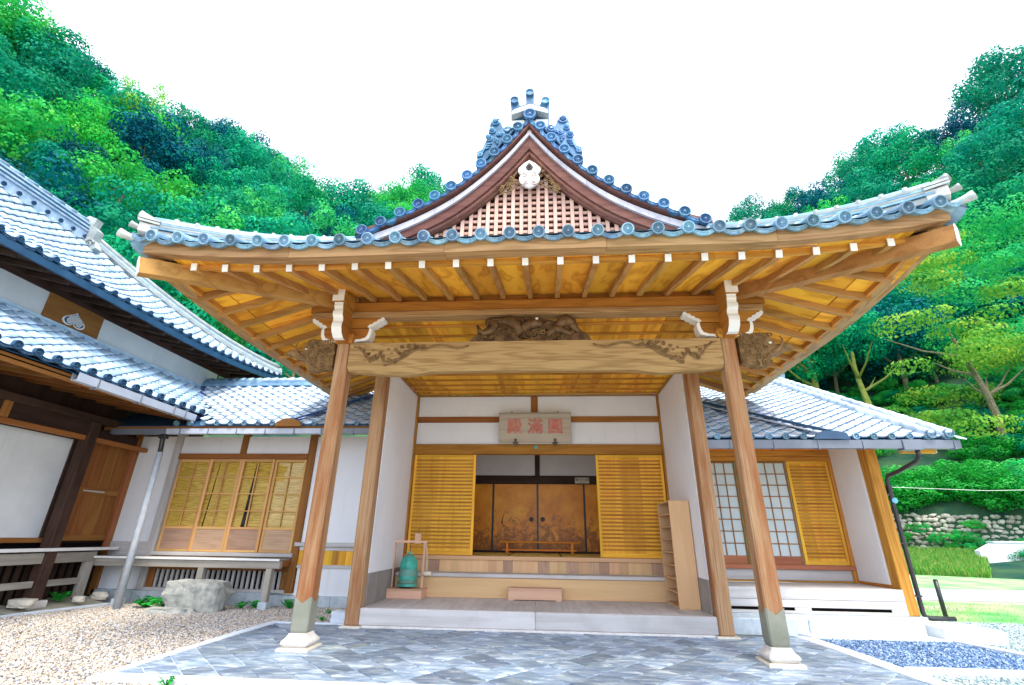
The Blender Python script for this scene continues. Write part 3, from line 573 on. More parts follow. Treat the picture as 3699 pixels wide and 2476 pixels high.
# ---- brackets on the post heads
def bracket(sx):
    cx = 3.0*sx
    mb = MB(); loft(mb, [[(cx-h, -h, z), (cx+h, -h, z), (cx+h, h, z), (cx-h, h, z)] for z, h in ((4.155, 0.13), (4.20, 0.165), (4.30, 0.165))])
    root = part("bracket", mb, CEDAR['Y'], P)
    def arm(half, z0, z1, steps, name, th):
        prof = [(-half, z1)]+[(-half*a, z0+(z1-z0)*b) for a, b in steps]; full = prof+[(-x, z) for x, z in prof[::-1]]
        mb = MB().prism([(cx+x, z) for x, z in full], 'Y', -th, th); a = part(name, mb, MIDW['X'], root)
        for s in (-1, 1):                     # white paint on the curved underside of each arm end
            mb = MB(); pl = [(cx+s*(-x), z) for x, z in prof]; n = len(pl)
            vs = [(x, y, z) for y in (-th-0.004, th+0.004) for x, z in pl]+[(x+s*0.012, y, z-0.012) for y in (-th-0.004, th+0.004) for x, z in pl]
            vs2 = [(x-s*0.035, -th-0.004, z+0.02) for x, z in pl]
            fs = [(2*n+k, 2*n+k+1, 3*n+k+1, 3*n+k) for k in range(n-1)]+[(k, k+1, 2*n+k+1, 2*n+k) for k in range(n-1)]+[(n+k, n+k+1, 3*n+k+1, 3*n+k) for k in range(n-1)]+[(4*n+k, 4*n+k+1, k+1, k) for k in range(n-1)]
            mb._add(vs+vs2, fs); part("painted_edge", mb, WHITE, root, fix=True)
    arm(0.41, 4.19, 4.42, [(1.0, 0.80), (0.97, 0.48), (0.90, 0.24), (0.70, 0.12), (0.48, 0.10), (0.34, 0.02)], "arm", 0.085)
    arm(0.60, 4.42, 4.615, [(0.98, 0.80), (0.90, 0.74), (0.87, 0.58), (0.79, 0.52), (0.76, 0.36), (0.68, 0.30), (0.62, 0.08)], "boat_arm", 0.08)
    def nose(prof, hw, name):
        mb = MB().prism([(0.10, prof[0][1])]+prof+[(0.10, prof[-1][1])], 'X', cx-hw, cx+hw); part(name, mb, MIDW['Y'], root)
        mb = MB(); n = len(prof); vs = [(x, y-0.005, z) for x in (cx-hw*1.03, cx+hw*1.03) for y, z in prof]; fs = [(k, k+1, n+k+1, n+k) for k in range(n-1)]
        vs += [(x, y+0.012, z) for x in (cx-hw*1.03, cx+hw*1.03) for y, z in prof]; fs += [(k, k+1, 2*n+k+1, 2*n+k) for k in range(n-1)]+[(n+k, n+k+1, 3*n+k+1, 3*n+k) for k in range(n-1)]
        mb._add(vs, fs); part("painted_end", mb, WHITE, root)
    nose([(-0.26, 4.15), (-0.34, 4.155), (-0.42, 4.22), (-0.455, 4.30), (-0.455, 4.36), (-0.43, 4.41), (-0.44, 4.46), (-0.48, 4.50), (-0.485, 4.56)], 0.076, "nose")
    nose([(-0.40, 4.565), (-0.47, 4.57), (-0.475, 4.62), (-0.49, 4.64), (-0.49, 4.68), (-0.50, 4.70)], 0.066, "nose")
    nose([(-0.545, 4.705), (-0.55, 4.94)], 0.088, "side_purlin_end")
bracket(-1); bracket(1)
bx("purlin", MIDW['X'], P, -3.66, 3.66, -0.105, 0.105, 4.715, 4.895, 0.012)
bx("purlin_plate", BEAM['X'], P, -3.60, 3.60, -0.13, 0.11, 4.618, 4.712, 0.01)
for sx in (-1, 1): bx("side_purlin", CEDAR['Y'], P, sx*2.905, sx*3.095, 0.107, 3.9, 4.71, 4.93, 0.012)

# ---- dragon carving over the beam
def dragon():
    X = lambda x: -0.98+(x-180)*0.001125; Z = lambda y: 4.165+(700-y)*0.00118
    mb = MB()
    base = [(180,705),(230,640),(300,590),(340,620),(420,680),(520,680),(620,640),(720,575),(790,590),(850,610),(900,660),(960,690),(1060,690),(1110,650),(1160,615),(1240,620),(1300,660),(1380,690),(1480,690),(1560,660),(1640,610),(1720,580),(1800,575),(1870,630),(1895,690),(1895,712),(180,712)]
    mb.prism([(X(x), Z(y)) for x, y in base], 'Y', -0.07, 0.07); root = part("dragon_carving", mb, DRAGON, P)
    def tb(pts, r, name, n=8):
        mb = MB(); mb.tube([(X(x), y, Z(z)) for x, z, y in pts], r, n); return part(name, mb, DRAGON, root, True)
    tb([(290,450,-.05),(330,540,-.07),(400,580,-.08),(500,545,-.09),(560,470,-.08),(500,400,-.05),(450,390,0),(520,370,.02),(640,390,-.03),(760,400,-.08),(860,470,-.10),(900,560,-.09),(860,620,-.06)], [.018,.04,.048,.055,.062,.07,.07,.07,.075,.08,.075,.065,.03], "body")
    tb([(920,560,-.05),(980,500,-.09),(1060,470,-.11),(1150,450,-.12),(1220,480,-.12)], [.05,.075,.08,.075,.045], "head")
    tb([(1290,650,-.05),(1330,570,-.08),(1420,530,-.09),(1520,560,-.08),(1600,600,-.07),(1680,560,-.06)], [.03,.05,.055,.05,.045,.02], "coil")
    tb([(1400,520,-.02),(1480,430,-.04),(1560,390,-.04),(1640,430,-.03),(1680,520,-.02),(1780,590,-.02)], [.06,.09,.10,.085,.06,.03], "cloud_bank")
    mb = MB()
    for k in range(9):
        a = -0.5+k*0.11; mb.tube([(X(1180), -0.12, Z(490)), (X(1300), -0.135, Z(490-a*110)), (X(1420+10*math.sin(k)), -0.13, Z(490-a*170))], [0.012, 0.009, 0.003], 4)
    mb.tube([(X(1000), -0.08, Z(430)), (X(985), -0.09, Z(340)), (X(990), -0.08, Z(270))], [0.016, 0.014, 0.006], 5); mb.tube([(X(960), -0.08, Z(450)), (X(930), -0.09, Z(380)), (X(900), -0.08, Z(350))], [0.016, 0.014, 0.006], 5)
    part("whiskers", mb, DRAGON, root, True)
    sil = [(300,600),(280,470),(300,430),(350,520),(420,470),(430,380),(520,360),(640,355),(760,350),(900,350),(960,370),(990,300),(1060,350),(1180,345),(1300,370),(1420,400),(1500,350),(1590,345),(1650,410),(1690,500),(1790,570),(1860,640),(1700,660),(1560,640),(1400,660),(1300,640),(1150,590),(960,640),(860,600),(700,610),(560,640),(420,660)]
    back = part("carved_ground", MB().prism([(X(x), Z(y)) for x, y in sil], 'Y', -0.03, 0.05), DRAGON, root)
    mb = MB()
    for i in range(70):
        x, y = rng.uniform(330, 1800), rng.uniform(380, 660)
        if y < 380+0.55*abs(x-1050)*0.35: continue
        mb.spiral((X(x), Z(y)), rng.uniform(0.03, 0.055), rng.uniform(1.1, 1.8), random.choice((-1, 1)), rng.uniform(0.010, 0.016), -0.04, rng.uniform(0, 6), 5, 0.03)
    stuffed(part("cloud_curls", mb, CARVE, back, True))
    mb = MB()
    for (x, y, r) in ((1010,620,62),(1560,600,50),(640,470,45),(700,540,40),(800,430,36),(470,430,40),(1640,440,46),(1540,430,46),(1760,640,46),(320,640,40),(720,650,60),(1240,660,50),(560,560,34),(1440,600,40)):
        for s in (-1,): mb.spiral((X(x), Z(y)), r*0.00115, 1.7, random.choice((-1, 1)), 0.014, -0.085, rng.uniform(0, 6), 5, 0.02)
    for x in range(520, 900, 28): mb.ball((X(x), -0.135, Z(395+0.35*max(0, x-700))), 0.018, (1, 0.6, 1), 6, 4)
    stuffed(part("scrolls", mb, DRAGON, root, True))
    mb = MB(); mb.ball((X(1145), -0.185, Z(412)), 0.024, (1.1, 0.6, 0.9)); part("eye", mb, GILT, root, True)
dragon()

# ---- eaves: curve of the roof edge
def ez(x):
    t = max(0.0, (abs(x)-2.4)/2.6); return 4.706+(0.0 if x > 0 else 0.011*max(x, -2.6))+(0.254 if x > 0 else 0.150)*t*t
def sz_(y, sx):
    t = max(0.0, (0.9-y)/3.1); c = 0.30 if sx > 0 else 0.17; return 4.60+c*t*t
RP = 0.436; EY = -2.20; EX = 5.08
def fr_z(x, y):                                # centre line of front rafters
    u = max(0, ez(x)-4.706)*0.92; k = max(0.0, min(1.0, (-0.12-y)/1.73)); return 4.975-0.485*k+u*k*k
def sd_z(x, y, sx):                            # centre line of side rafters
    u = (sz_(y, sx)-4.60)*0.95; k = max(0.0, min(1.0, (abs(x)-3.12)/1.63)); return 4.975-0.575*k+u*k*k
hipY = lambda x: -(abs(x)-3.0)*1.12
def beam_between(mb, a, b, w, h):
    a, b = Vector(a), Vector(b); d = (b-a).normalized(); s = d.cross(Vector((0,0,1))).normalized()*w/2; u = s.cross(d).normalized()*h/2
    return mb._add([a-s-u, a+s-u, a+s+u, a-s+u, b-s-u, b+s-u, b+s+u, b-s+u], [(0,1,2,3),(7,6,5,4),(0,4,5,1),(1,5,6,2),(2,6,7,3),(3,7,4,0)])
def white_end(parent, p, d, w, h):
    mb = MB(); p = Vector(p); d = Vector(d).normalized(); beam_between(mb, p-d*0.004, p+d*0.008, w*1.04, h*1.04); part("painted_end", mb, WHITE, parent, fix=False)
for i in range(-10, 11):
    x = i*RP; y0 = 0.02 if abs(x) < 2.9 else min(-0.02, hipY(x)+0.03); y1 = -1.88
    mid = [(x, y, fr_z(x, y)) for y in linsp(y0, y1, 5)]; mb = MB()
    for a, b in zip(mid, mid[1:]): beam_between(mb, a, b, 0.074, 0.092)
    r = part("rafter", mb, RAFT['Y'], P, fix=False); white_end(r, mid[-1], Vector(mid[-1])-Vector(mid[-2]), 0.074, 0.092)
NSY = 13
for sx in (-1, 1):
    for j in range(NSY):
        y = -1.62+j*0.455; x0 = 3.02 if y > -0.1 else 3.0-y/1.12-0.03
        xsr = linsp(x0, 4.78, 5); mid = [(sx*x, y, sd_z(x, y, sx)) for x in xsr]; mb = MB()
        for a, b in zip(mid, mid[1:]): beam_between(mb, a, b, 0.074, 0.092)
        part("rafter", mb, RAFT['X'], P, fix=False)
    # soffit boards of the side eave: one between every two rafters, plus an outer strip
    for j in range(-1, NSY):
        ya, yb = -1.62+j*0.455, -1.62+(j+1)*0.455
        if j == -1: ya = -2.0
        xa, xb = (3.0 if ya > -0.1 else 3.0-ya/1.12), (3.0 if yb > -0.1 else 3.0-yb/1.12)
        f = lambda x, y: (sx*x, y, sd_z(x, y, sx)+0.048)
        A = [f(x, ya+0.003) for x in linsp(xa, 4.45, 4)]; B = [f(x, yb-0.003) for x in linsp(xb, 4.45, 4)]
        if xa < 4.43:
            mb = MB(); n = 4; T = 0.018; lo = A+B; hi = [(p[0], p[1], p[2]+T) for p in lo]
            mb._add(lo+hi, [(k, k+1, n+k+1, n+k) for k in range(3)]+[(2*n+k, 3*n+k, 3*n+k+1, 2*n+k+1) for k in range(3)]+[(n-1, 2*n-1, 4*n-1, 3*n-1), (0, 2*n, 3*n, n)])
            part("soffit_board", mb, SOFFIT['X'], P)
        mb = MB(); pts = [f(max(4.46, min(xa, 4.9)), ya+0.003), f(4.92, ya+0.003), f(4.92, yb-0.003), f(4.46, yb-0.003)]; mb.slab([(p[0], p[1], p[2]-0.012) for p in pts], 0.02); part("eave_soffit_board", mb, SOFFIT['X'], P)
for i in range(-11, 11):
    xa, xb = i*RP, (i+1)*RP; xa2, xb2 = max(-4.6, xa), min(4.6, xb)
    ya = 0.0 if abs(xa2) < 3.0 else hipY(xa2); yb = 0.0 if abs(xb2) < 3.0 else hipY(xb2)
    A = [(xa2+0.003, y, fr_z(xa2, y)+0.048) for y in linsp(ya, -1.96, 5)]; B = [(xb2-0.003, y, fr_z(xb2, y)+0.048) for y in linsp(yb, -1.96, 5)]; n = 5
    lo = A+B; hi = [(p[0], p[1], p[2]+0.018) for p in lo]; mb = MB()
    mb._add(lo+hi, [(k, k+1, n+k+1, n+k) for k in range(n-1)]+[(2*n+k, 3*n+k, 3*n+k+1, 2*n+k+1) for k in range(n-1)]+[(n-1, 2*n-1, 4*n-1, 3*n-1)])
    part("soffit_board", mb, SOFFIT['Y'], P)
for sx in (-1, 1):
    zc = 4.54 if sx > 0 else 4.42; p0 = Vector((sx*2.95, 0.05, 4.93)); p1 = Vector((sx*3.9, -1.03, 4.68)); p2 = Vector((sx*4.90, -2.12, zc)); mb = MB()
    for t0, t1 in zip(linsp(0, 1, 8), linsp(0, 1, 8)[1:]):
        q = lambda t: p0*(1-t)**2+2*t*(1-t)*p1+p2*t*t
        beam_between(mb, q(t0), q(t1), 0.15, 0.21)
    h = part("hip_rafter", mb, RAFT['Y'], P, fix=False); white_end(h, p2, p2-p1, 0.15, 0.21)

# eave boards, in lengths
def board_run(fn, outv, t0, t1, k, prof, name, mt, parts):
    ts = linsp(t0, t1, parts+1)
    for a, b in zip(ts, ts[1:]):
        pts = [fn(t) for t in linsp(a+0.002, b-0.002, k)]; mb = MB().sweep(pts, prof, lambda i: outv); part(name, mb, mt, P)
low = [(0, 0.0), (0.05, 0.0), (0.05, 0.20), (0, 0.20)]; upp = [(-0.16, 0.02), (0.045, 0.0), (0.06, 0.165), (-0.16, 0.165)]
board_run(lambda x: (x, -1.80, fr_z(x, -1.80)-0.012), (0, -1, 0), -4.62, 4.62, 9, low, "eave_board", CEDAR['X'], 4)
board_run(lambda x: (x, -2.06, ez(x)-0.182), (0, -1, 0), -4.92, 4.92, 9, upp, "eave_board", BEAM['X'], 5)
for sx in (-1, 1):
    board_run(lambda y: (sx*4.70, y, sd_z(4.70, y, sx)-0.012), (sx, 0, 0), -1.78, 3.9, 9, low, "eave_board", CEDAR['Y'], 3)
    board_run(lambda y: (sx*4.95, y, sz_(y, sx)-0.175), (sx, 0, 0), -1.92, 3.9, 9, upp, "eave_board", BEAM['Y'], 3)

# ---- eave tiles
DS = 0.351; NF = 14
def tile_at(name, me, o, rotz, sx=1.0, tilt=0.0, roll=0.0, parent=P):
    mw = Matrix.Translation(o) @ Matrix.Rotation(rotz, 4, 'Z') @ Matrix.Rotation(roll, 4, 'Y') @ Matrix.Rotation(tilt, 4, 'X') @ Matrix.Diagonal((sx, 1, 1, 1)); return link(name, me, None, parent, mw)
fx = [(k+0.5)*DS for k in range(-NF, NF)]
fey = lambda x: EY-0.06*max(0, (abs(x)-2.4)/2.6)**2
for k, x in enumerate(fx):
    tile_at("round_eave_tile", ROUND_ME, (x, fey(x), ez(x)), 0, 1, 0.30)
for xa, xb in zip(fx, fx[1:]):
    x = (xa+xb)/2; tile_at("drooping_eave_tile", APRON_ME, (x, fey(x)+0.02, ez(x)), 0, 1.0, 0.30, -math.atan2(ez(xb)-ez(xa), DS))
for sx in (-1, 1):
    x = sx*(fx[-1]+DS*0.48); tile_at("drooping_eave_tile", APRON_ME, (x, fey(x)+0.02, ez(x)+0.01), 0, 0.7, 0.30, -sx*0.15)
    sy = [EY+0.36+j*DS for j in range(17)]
    for y in sy: tile_at("round_eave_tile", ROUND_ME, (sx*EX, y, sz_(y, sx)), sx*math.pi/2, 1, 0.30)
    for ya in sy: y = ya-DS/2; tile_at("drooping_eave_tile", APRON_ME, (sx*(EX-0.02), y, sz_(y, sx)), sx*math.pi/2, 1, 0.30)
# ---- roof surfaces
SXs = [0, .2, .39, .61, .83, 1.06, 1.33, 1.6, 1.87, 2.17, 2.48, 2.78, 3.4, 4.2, 5.08]; SZs = [8.36, 8.10, 7.81, 7.54, 7.29, 7.05, 6.83, 6.64, 6.47, 6.31, 6.15, 5.99, 5.62, 5.13, 4.64]
side_z = lambda x, y, sx: hermite(SXs, SZs, abs(x))-0.03+((sz_(y, sx)-4.60) if abs(x) > 2.6 else 0)*max(0, (abs(x)-2.6)/2.48)**2
front_z = lambda x, y: ez(x)-0.02+0.30*(y-EY)+0.18*(y-EY)**2
for sx in (-1, 1):
    mb = MB().grid(lambda u, v: (sx*(2.7+2.36*u), -2.18+6.3*v, min(side_z(2.7+2.36*u, -2.18+6.3*v, sx), front_z(sx*(2.7+2.36*u), -2.18+6.3*v))), 12, 36); part("roof_deck", mb, TILE, P)
    mb = MB().grid(lambda u, v: (sx*2.9*u, -0.58+4.7*v, hermite(SXs, SZs, 2.9*u)-0.05), 20, 2); part("roof_deck", mb, TILE_G, P)
mb = MB().grid(lambda u, v: (-2.75+5.5*u, -2.18+1.9*v, front_z(-2.75+5.5*u, -2.18+1.9*v)), 20, 6); part("roof_deck", mb, TILE, P)
for k, x in enumerate(fx):
    ys = [y for y in linsp(EY+0.3, -0.36, 12) if abs(x) < 2.8 or front_z(x, y) < side_z(x, y, 1 if x > 0 else -1)+0.02]
    if len(ys) > 1: mb = MB().tube([(x, y, front_z(x, y)+0.02) for y in ys], 0.085, 8); part("barrel_tile_row", mb, TILE, P, True)
for sx in (-1, 1):
    for y in [EY+0.36+j*DS for j in range(17)]:
        xq = [x for x in linsp(EX-0.3, 2.8, 10) if y > -0.4 or side_z(x, y, sx) < front_z(sx*x, y)+0.02]
        if len(xq) > 1: mb = MB().tube([(sx*x, y, side_z(x, y, sx)+0.02) for x in xq], 0.085, 8); part("barrel_tile_row", mb, TILE, P, True)

# ---- hip ridges with end blocks and horn tiles
def hip_ridge(sx):
    q = [(sx*((4.93 if sx < 0 else 4.86)-2.05*t), -2.08+1.50*t) for t in linsp(0, 1, 12)]
    zb = [min(front_z(x, y), side_z(x, y, sx))+0.03 for x, y in q]; zb = [z-0.12*(i/11)**1.5 for i, z in enumerate(zb)]
    d = Vector((q[-1][0]-q[0][0], q[-1][1]-q[0][1], 0)).normalized(); o = Vector((d.y, -d.x, 0))
    root = None
    for n_, (h0, h1, w, m_) in enumerate(((0.0, 0.075, 0.13, TILE_P), (0.085, 0.115, 0.155, TILE), (0.125, 0.155, 0.145, TILE_P), (0.165, 0.195, 0.135, TILE), (0.205, 0.235, 0.125, TILE_P))):
        mb = MB().sweep([(x, y, z) for (x, y), z in zip(q, zb)], [(-w, h0), (w, h0), (w, h1), (-w, h1)], lambda i: o)
        pc = part("hip_ridge" if root is None else "ridge_course", mb, m_, P if root is None else root); root = root or pc
    mb = MB().tube([(x, y, z+0.26) for (x, y), z in zip(q, zb)], 0.075, 10); part("ridge_cap_row", mb, TILE, root, True)
    for i in range(1, 11):
        x, y = q[i]; mb = MB().lathe([(0.085, -0.025), (0.092, 0.0), (0.085, 0.025)], 12); me = fixn(mb.mesh("ridge_cap_joint"))
        tr = d.to_track_quat('Z', 'Y').to_matrix().to_4x4(); link("ridge_cap_joint", me, TILE_P, root, Matrix.Translation((x, y, zb[i]+0.265)) @ tr)
    # white end block with two roofed courses and horn tiles
    x, y = q[0]; z = zb[0]; M4 = Matrix.Translation((x, y, z)) @ basis((0,0,0), o, -d, (0,0,1)) @ Matrix.Scale(0.86, 4)
    def pc(name, mb, m_, sm=False): return link(name, fixn(mb.mesh(name)), m_, root, M4, sm)
    blk = MB(); blk.box(-0.17, 0.17, -0.10, 0.14, 0.02, 0.17, 0.008); pc("end_block", blk, STONE)
    for h in (0.175, 0.225):
        mb = MB().prism([(-0.20, h), (0, h+0.055), (0.20, h), (0.20, h+0.035), (0, h+0.09), (-0.20, h+0.035)], 'Y', -0.10, 0.17); pc("end_course", mb, TILE_P)
    def horn(y0, z0, L, r, up):
        mb = MB(); K = 7; pts = [(0, y0+L*t, z0+up*t*t) for t in linsp(0, 1, K)]; mb.tube(pts, [r*(0.85+0.42*t**2) for t in linsp(0, 1, K)], 12); pc("horn_tile", mb, TILE_P, True)
    horn(-0.12, 0.315, 0.32, 0.055, 0.06); horn(0.10, 0.15, 0.17, 0.042, 0.03)
    horn(0.06, -0.06, 0.30, 0.055, 0.05)
hip_ridge(-1); hip_ridge(1)

# ================================================================== gable
GY = -0.60
STRIP = plain("pale_verge_metal", (0.42, 0.40, 0.44), (0.62, 0.60, 0.64), 3, 0.5, 0.4)
vx = [.20, .39, .61, .835, 1.065, 1.33, 1.60, 1.87, 2.17, 2.48, 2.78]; vz = [8.11, 7.825, 7.55, 7.30, 7.06, 6.84, 6.645, 6.485, 6.325, 6.15, 5.995]
for sx in (-1, 1):
    for x, z in zip(vx, vz): tile_at("round_verge_tile", ROUND_G, (sx*x, GY, z), 0, 1)
    pr = [(0.02, 8.36)]+list(zip(vx, vz))
    for (xa, za), (xb, zb) in zip(pr, pr[1:]):
        L = math.hypot(xb-xa, zb-za); tile_at("drooping_verge_tile", APRON_G, (sx*(xa+xb)/2, GY+0.02, (za+zb)/2-0.01), 0, L/0.27*0.95, 0, sx*math.atan2(za-zb, xb-xa))
BIG = disc_mesh("crown_disc_tile", 0.115, 0.3); BIG.materials.append(TILE_G); tile_at("crown_disc_tile", BIG, (0.012, GY-0.02, 8.385), 0)
wl = lambda x: hermite([0, .4, .78, 1.26, 1.84, 2.43, 2.95], [8.10, 7.55, 7.12, 6.68, 6.31, 6.04, 5.86], x)
def rake(name, mat, y0, y1, top, hgt, x1, sx, x0=0.0, nseg=1):
    for a, b in zip(linsp(x0, x1, nseg+1), linsp(x0, x1, nseg+1)[1:]):
        ks = linsp(a+(0.003 if a > x0 else 0), b, 12 if nseg < 3 else 4); up = [(sx*x, top(x)) for x in ks]; lo_ = [(sx*x, top(x)-hgt(x)) for x in ks]
        mb = MB(); n = len(ks); vs = [(x, y0, z) for x, z in up]+[(x, y0, z) for x, z in lo_]+[(x, y1, z) for x, z in up]+[(x, y1, z) for x, z in lo_]
        fs = []
        for k in range(n-1): fs += [(k, k+1, n+k+1, n+k), (2*n+k, 3*n+k, 3*n+k+1, 2*n+k+1), (k, 2*n+k, 2*n+k+1, k+1), (n+k, n+k+1, 3*n+k+1, 3*n+k)]
        fs += [(0, n, 3*n, 2*n), (n-1, 3*n-1, 4*n-1, 2*n-1)]; mb._add(vs, fs); part(name, mb, mat, P)
for sx in (-1, 1):
    rake("verge_underboard", DARKW['X'] if False else PURP['X'], -0.56, -0.10, lambda x: wl(x)+0.13, lambda x: 0.07, 2.9, sx)
    rake("verge_strip", STRIP, -0.50, -0.40, wl, lambda x: 0.095+0.012*x, 2.9, sx, nseg=9)
    rake("bargeboard", PURP['X'], -0.455, -0.38, lambda x: wl(x)-0.098-0.012*x, lambda x: 0.27-0.05*x, 2.75, sx)
    rake("bargeboard_edge", PINKW['X'], -0.395, -0.30, lambda x: wl(x)-0.36+0.05*x, lambda x: 0.075-0.015*x, 2.45, sx)
    rake("inner_bargeboard", PURP['X'], -0.335, -0.27, lambda x: wl(x)-0.43+0.085*x, lambda x: 0.12-0.03*x, 2.3, sx)
lat_top = lambda x: wl(abs(x))-0.48+0.11*abs(x)
for k in range(-14, 15):
    x = k*0.145; t = lat_top(x)
    if t > 5.92: bx("lattice_strip", LATT['Z'], P, x-0.031, x+0.031, -0.275, -0.235, 5.80, t, 0.004)
for k in range(14):
    z = 5.88+k*0.118; xm = max([x for x in linsp(0.02, 2.2, 60) if lat_top(x) > z+0.03] or [0])
    if xm > 0.1: bx("lattice_rail", LATT['X'], P, -xm, xm, -0.232, -0.20, z-0.028, z+0.028, 0.004)
mb = MB(); ks = linsp(-2.5, 2.5, 41); mb._add([(x, -0.15, lat_top(x)+0.06) for x in ks]+[(x, -0.15, 5.7) for x in ks], [(k, k+1, 41+k+1, 41+k) for k in range(40)]); part("lattice_backing", mb, PURP['Z'], P)
bx("gable_sill", PINKW['X'], P, -2.2, 2.2, -0.31, -0.24, 5.70, 5.80)
# pendant
half = [(0.0, 7.47), (0.10, 7.40), (0.185, 7.30), (0.195, 7.24), (0.175, 7.20), (0.14, 7.17), (0.155, 7.13), (0.178, 7.08), (0.172, 7.02), (0.13, 6.96), (0.07, 6.91), (0.0, 6.875)]
mb = MB().prism([(x, z) for x, z in half]+[(-x, z) for x, z in half[::-1][1:-1]], 'Y', -0.44, -0.385); pend = part("gable_pendant", mb, WHITE, P)
mb = MB()
for s in (-1, 1):
    mb.spiral((s*0.075, 7.145), 0.05, 1.3, -s, 0.009, -0.442, 1.57, 5)
    for k in range(3): mb.tube([(s*0.012, -0.442, 6.98-0.03*k), (s*(0.06+0.02*k), -0.445, 7.00-0.035*k), (s*(0.10+0.02*k), -0.442, 6.985-0.02*k)], [0.004, 0.008, 0.004], 5)
part("pendant_scroll", mb, PINKW['X'], pend, True)
mb = MB().lathe([(0.065, -0.445), (0.06, -0.475), (0.03, -0.49), (0.03, -0.52), (0.012, -0.53)], 6, (0, 0, 7.30), 'Y'); part("hexagonal_boss", mb, IRON, pend)
mb = MB().ball((0, -0.45, 7.40), 0.022); part("boss_stud", mb, WHITE, pend, True)
for sx in (-1, 1):
    mb = MB()
    for i in range(34):
        t = rng.uniform(0, 1); x = 0.17+0.33*t; zt = wl(x)-0.50; zl = 7.02-0.24*t; z = rng.uniform(min(zl, zt-0.03), zt)
        mb.spiral((sx*x, z), rng.uniform(0.02, 0.036), rng.uniform(1, 1.6), random.choice((-1, 1)), 0.009, rng.uniform(-0.40, -0.37), rng.uniform(0, 6), 5, 0.012)
    mb.tube([(sx*(0.15+0.38*t), -0.38, 7.0-0.235*t+0.02*math.sin(9*t)) for t in linsp(0, 1, 10)], 0.012, 5); mb.tube([(sx*(0.15+0.38*t), -0.37, wl(0.15+0.38*t)-0.52) for t in linsp(0, 1, 10)], 0.014, 5)
    stuffed(part("pendant_fin", mb, CARVE, P, True))
# crest of the ridge
crest = part("ridge_crest", MB().prism([(-0.33, 8.30), (-0.345, 8.92), (-0.21, 8.90), (-0.17, 8.76), (-0.06, 8.80), (-0.065, 9.05), (0.085, 9.05), (0.08, 8.80), (0.19, 8.75), (0.23, 8.86), (0.37, 8.87), (0.36, 8.27), (0.17, 8.33), (0.0, 8.42), (-0.15, 8.35)], 'Y', -0.46, -0.30), TILE_G, P)
for h, w, m_ in ((8.50, 0.33, TILE_P), (8.56, 0.315, WHITE), (8.615, 0.32, TILE_P), (8.67, 0.29, WHITE)):
    part("crest_course", MB().prism([(-w+.015, h-0.10), (0.015, h+0.02), (w+.015, h-0.11), (w+.015, h-0.065), (0.015, h+0.065), (-w+.015, h-0.055)], 'Y', -0.60+(h-8.5)*0.5, -0.465), m_, crest)
part("crest_base", MB().box(-0.33, 0.34, -0.47, -0.12, 8.10, 8.40, 0.01), WHITE, crest)
for x, z in ((-0.277, 8.88), (0.012, 9.06), (0.30, 8.83)):
    mb = MB().lathe([(0.078, 0.10), (0.078, 0.0), (0.082, -0.02), (0.082, -0.04), (0.064, -0.04), (0.058, -0.022), (0.02, -0.02)], 18, (x, -0.47, z), 'Y'); part("crest_horn", mb, TILE_G, crest)
for sx in (-1, 1):
    mb = MB(); C = lambda x, z: (sx*x, z)
    out = [(0.30, 8.18), (0.40, 8.12), (0.48, 8.20), (0.50, 8.30), (0.60, 8.37), (0.69, 8.36), (0.72, 8.27), (0.70, 8.16), (0.74, 8.08), (0.76, 7.95), (0.80, 7.82), (0.84, 7.70), (0.90, 7.62), (0.93, 7.58), (0.92, 7.43), (0.80, 7.40), (0.62, 7.62), (0.40, 7.92), (0.25, 8.12)]
    mb.prism([C(*p) for p in out], 'Y', -0.52, -0.38); orn = part("cloud_ornament", mb, TILE_G, P); bv = orn.modifiers.new("b", 'BEVEL'); bv.width = 0.015; bv.segments = 2
    mb = MB()
    for x, z, r in ((0.39, 8.11, 0.075), (0.60, 8.30, 0.085), (0.66, 8.10, 0.06), (0.72, 7.93, 0.065), (0.55, 8.00, 0.05), (0.58, 7.87, 0.04), (0.86, 7.56, 0.06), (0.48, 8.02, 0.04)): mb.spiral(C(x, z), r, 1.6, -sx, 0.02, -0.525, rng.uniform(0, 6), 6, 0.03)
    for x, z, r in ((0.62, 8.33, 0.05), (0.67, 8.12, 0.05), (0.73, 7.95, 0.055), (0.60, 7.90, 0.03), (0.57, 7.80, 0.025)): mb.ball((sx*x, -0.54, z), r, (1, 0.9, 1), 10, 6)
    for t in (0, 0.05, 0.1): mb.tube([(sx*(0.66+t*0.4), -0.53, 7.80-t), (sx*(0.76+t*0.3), -0.54, 7.78-t), (sx*(0.80+t*0.2), -0.54, 7.66-t*0.6), (sx*(0.92), -0.53, 7.60-t)], 0.016, 6)
    stuffed(part("cloud_scrolls", mb, TILE_G, orn, True))
mb = MB().box(-0.12, 0.14, -0.2, 4.1, 8.28, 8.62, 0.02); part("main_ridge", mb, TILE_P, P)

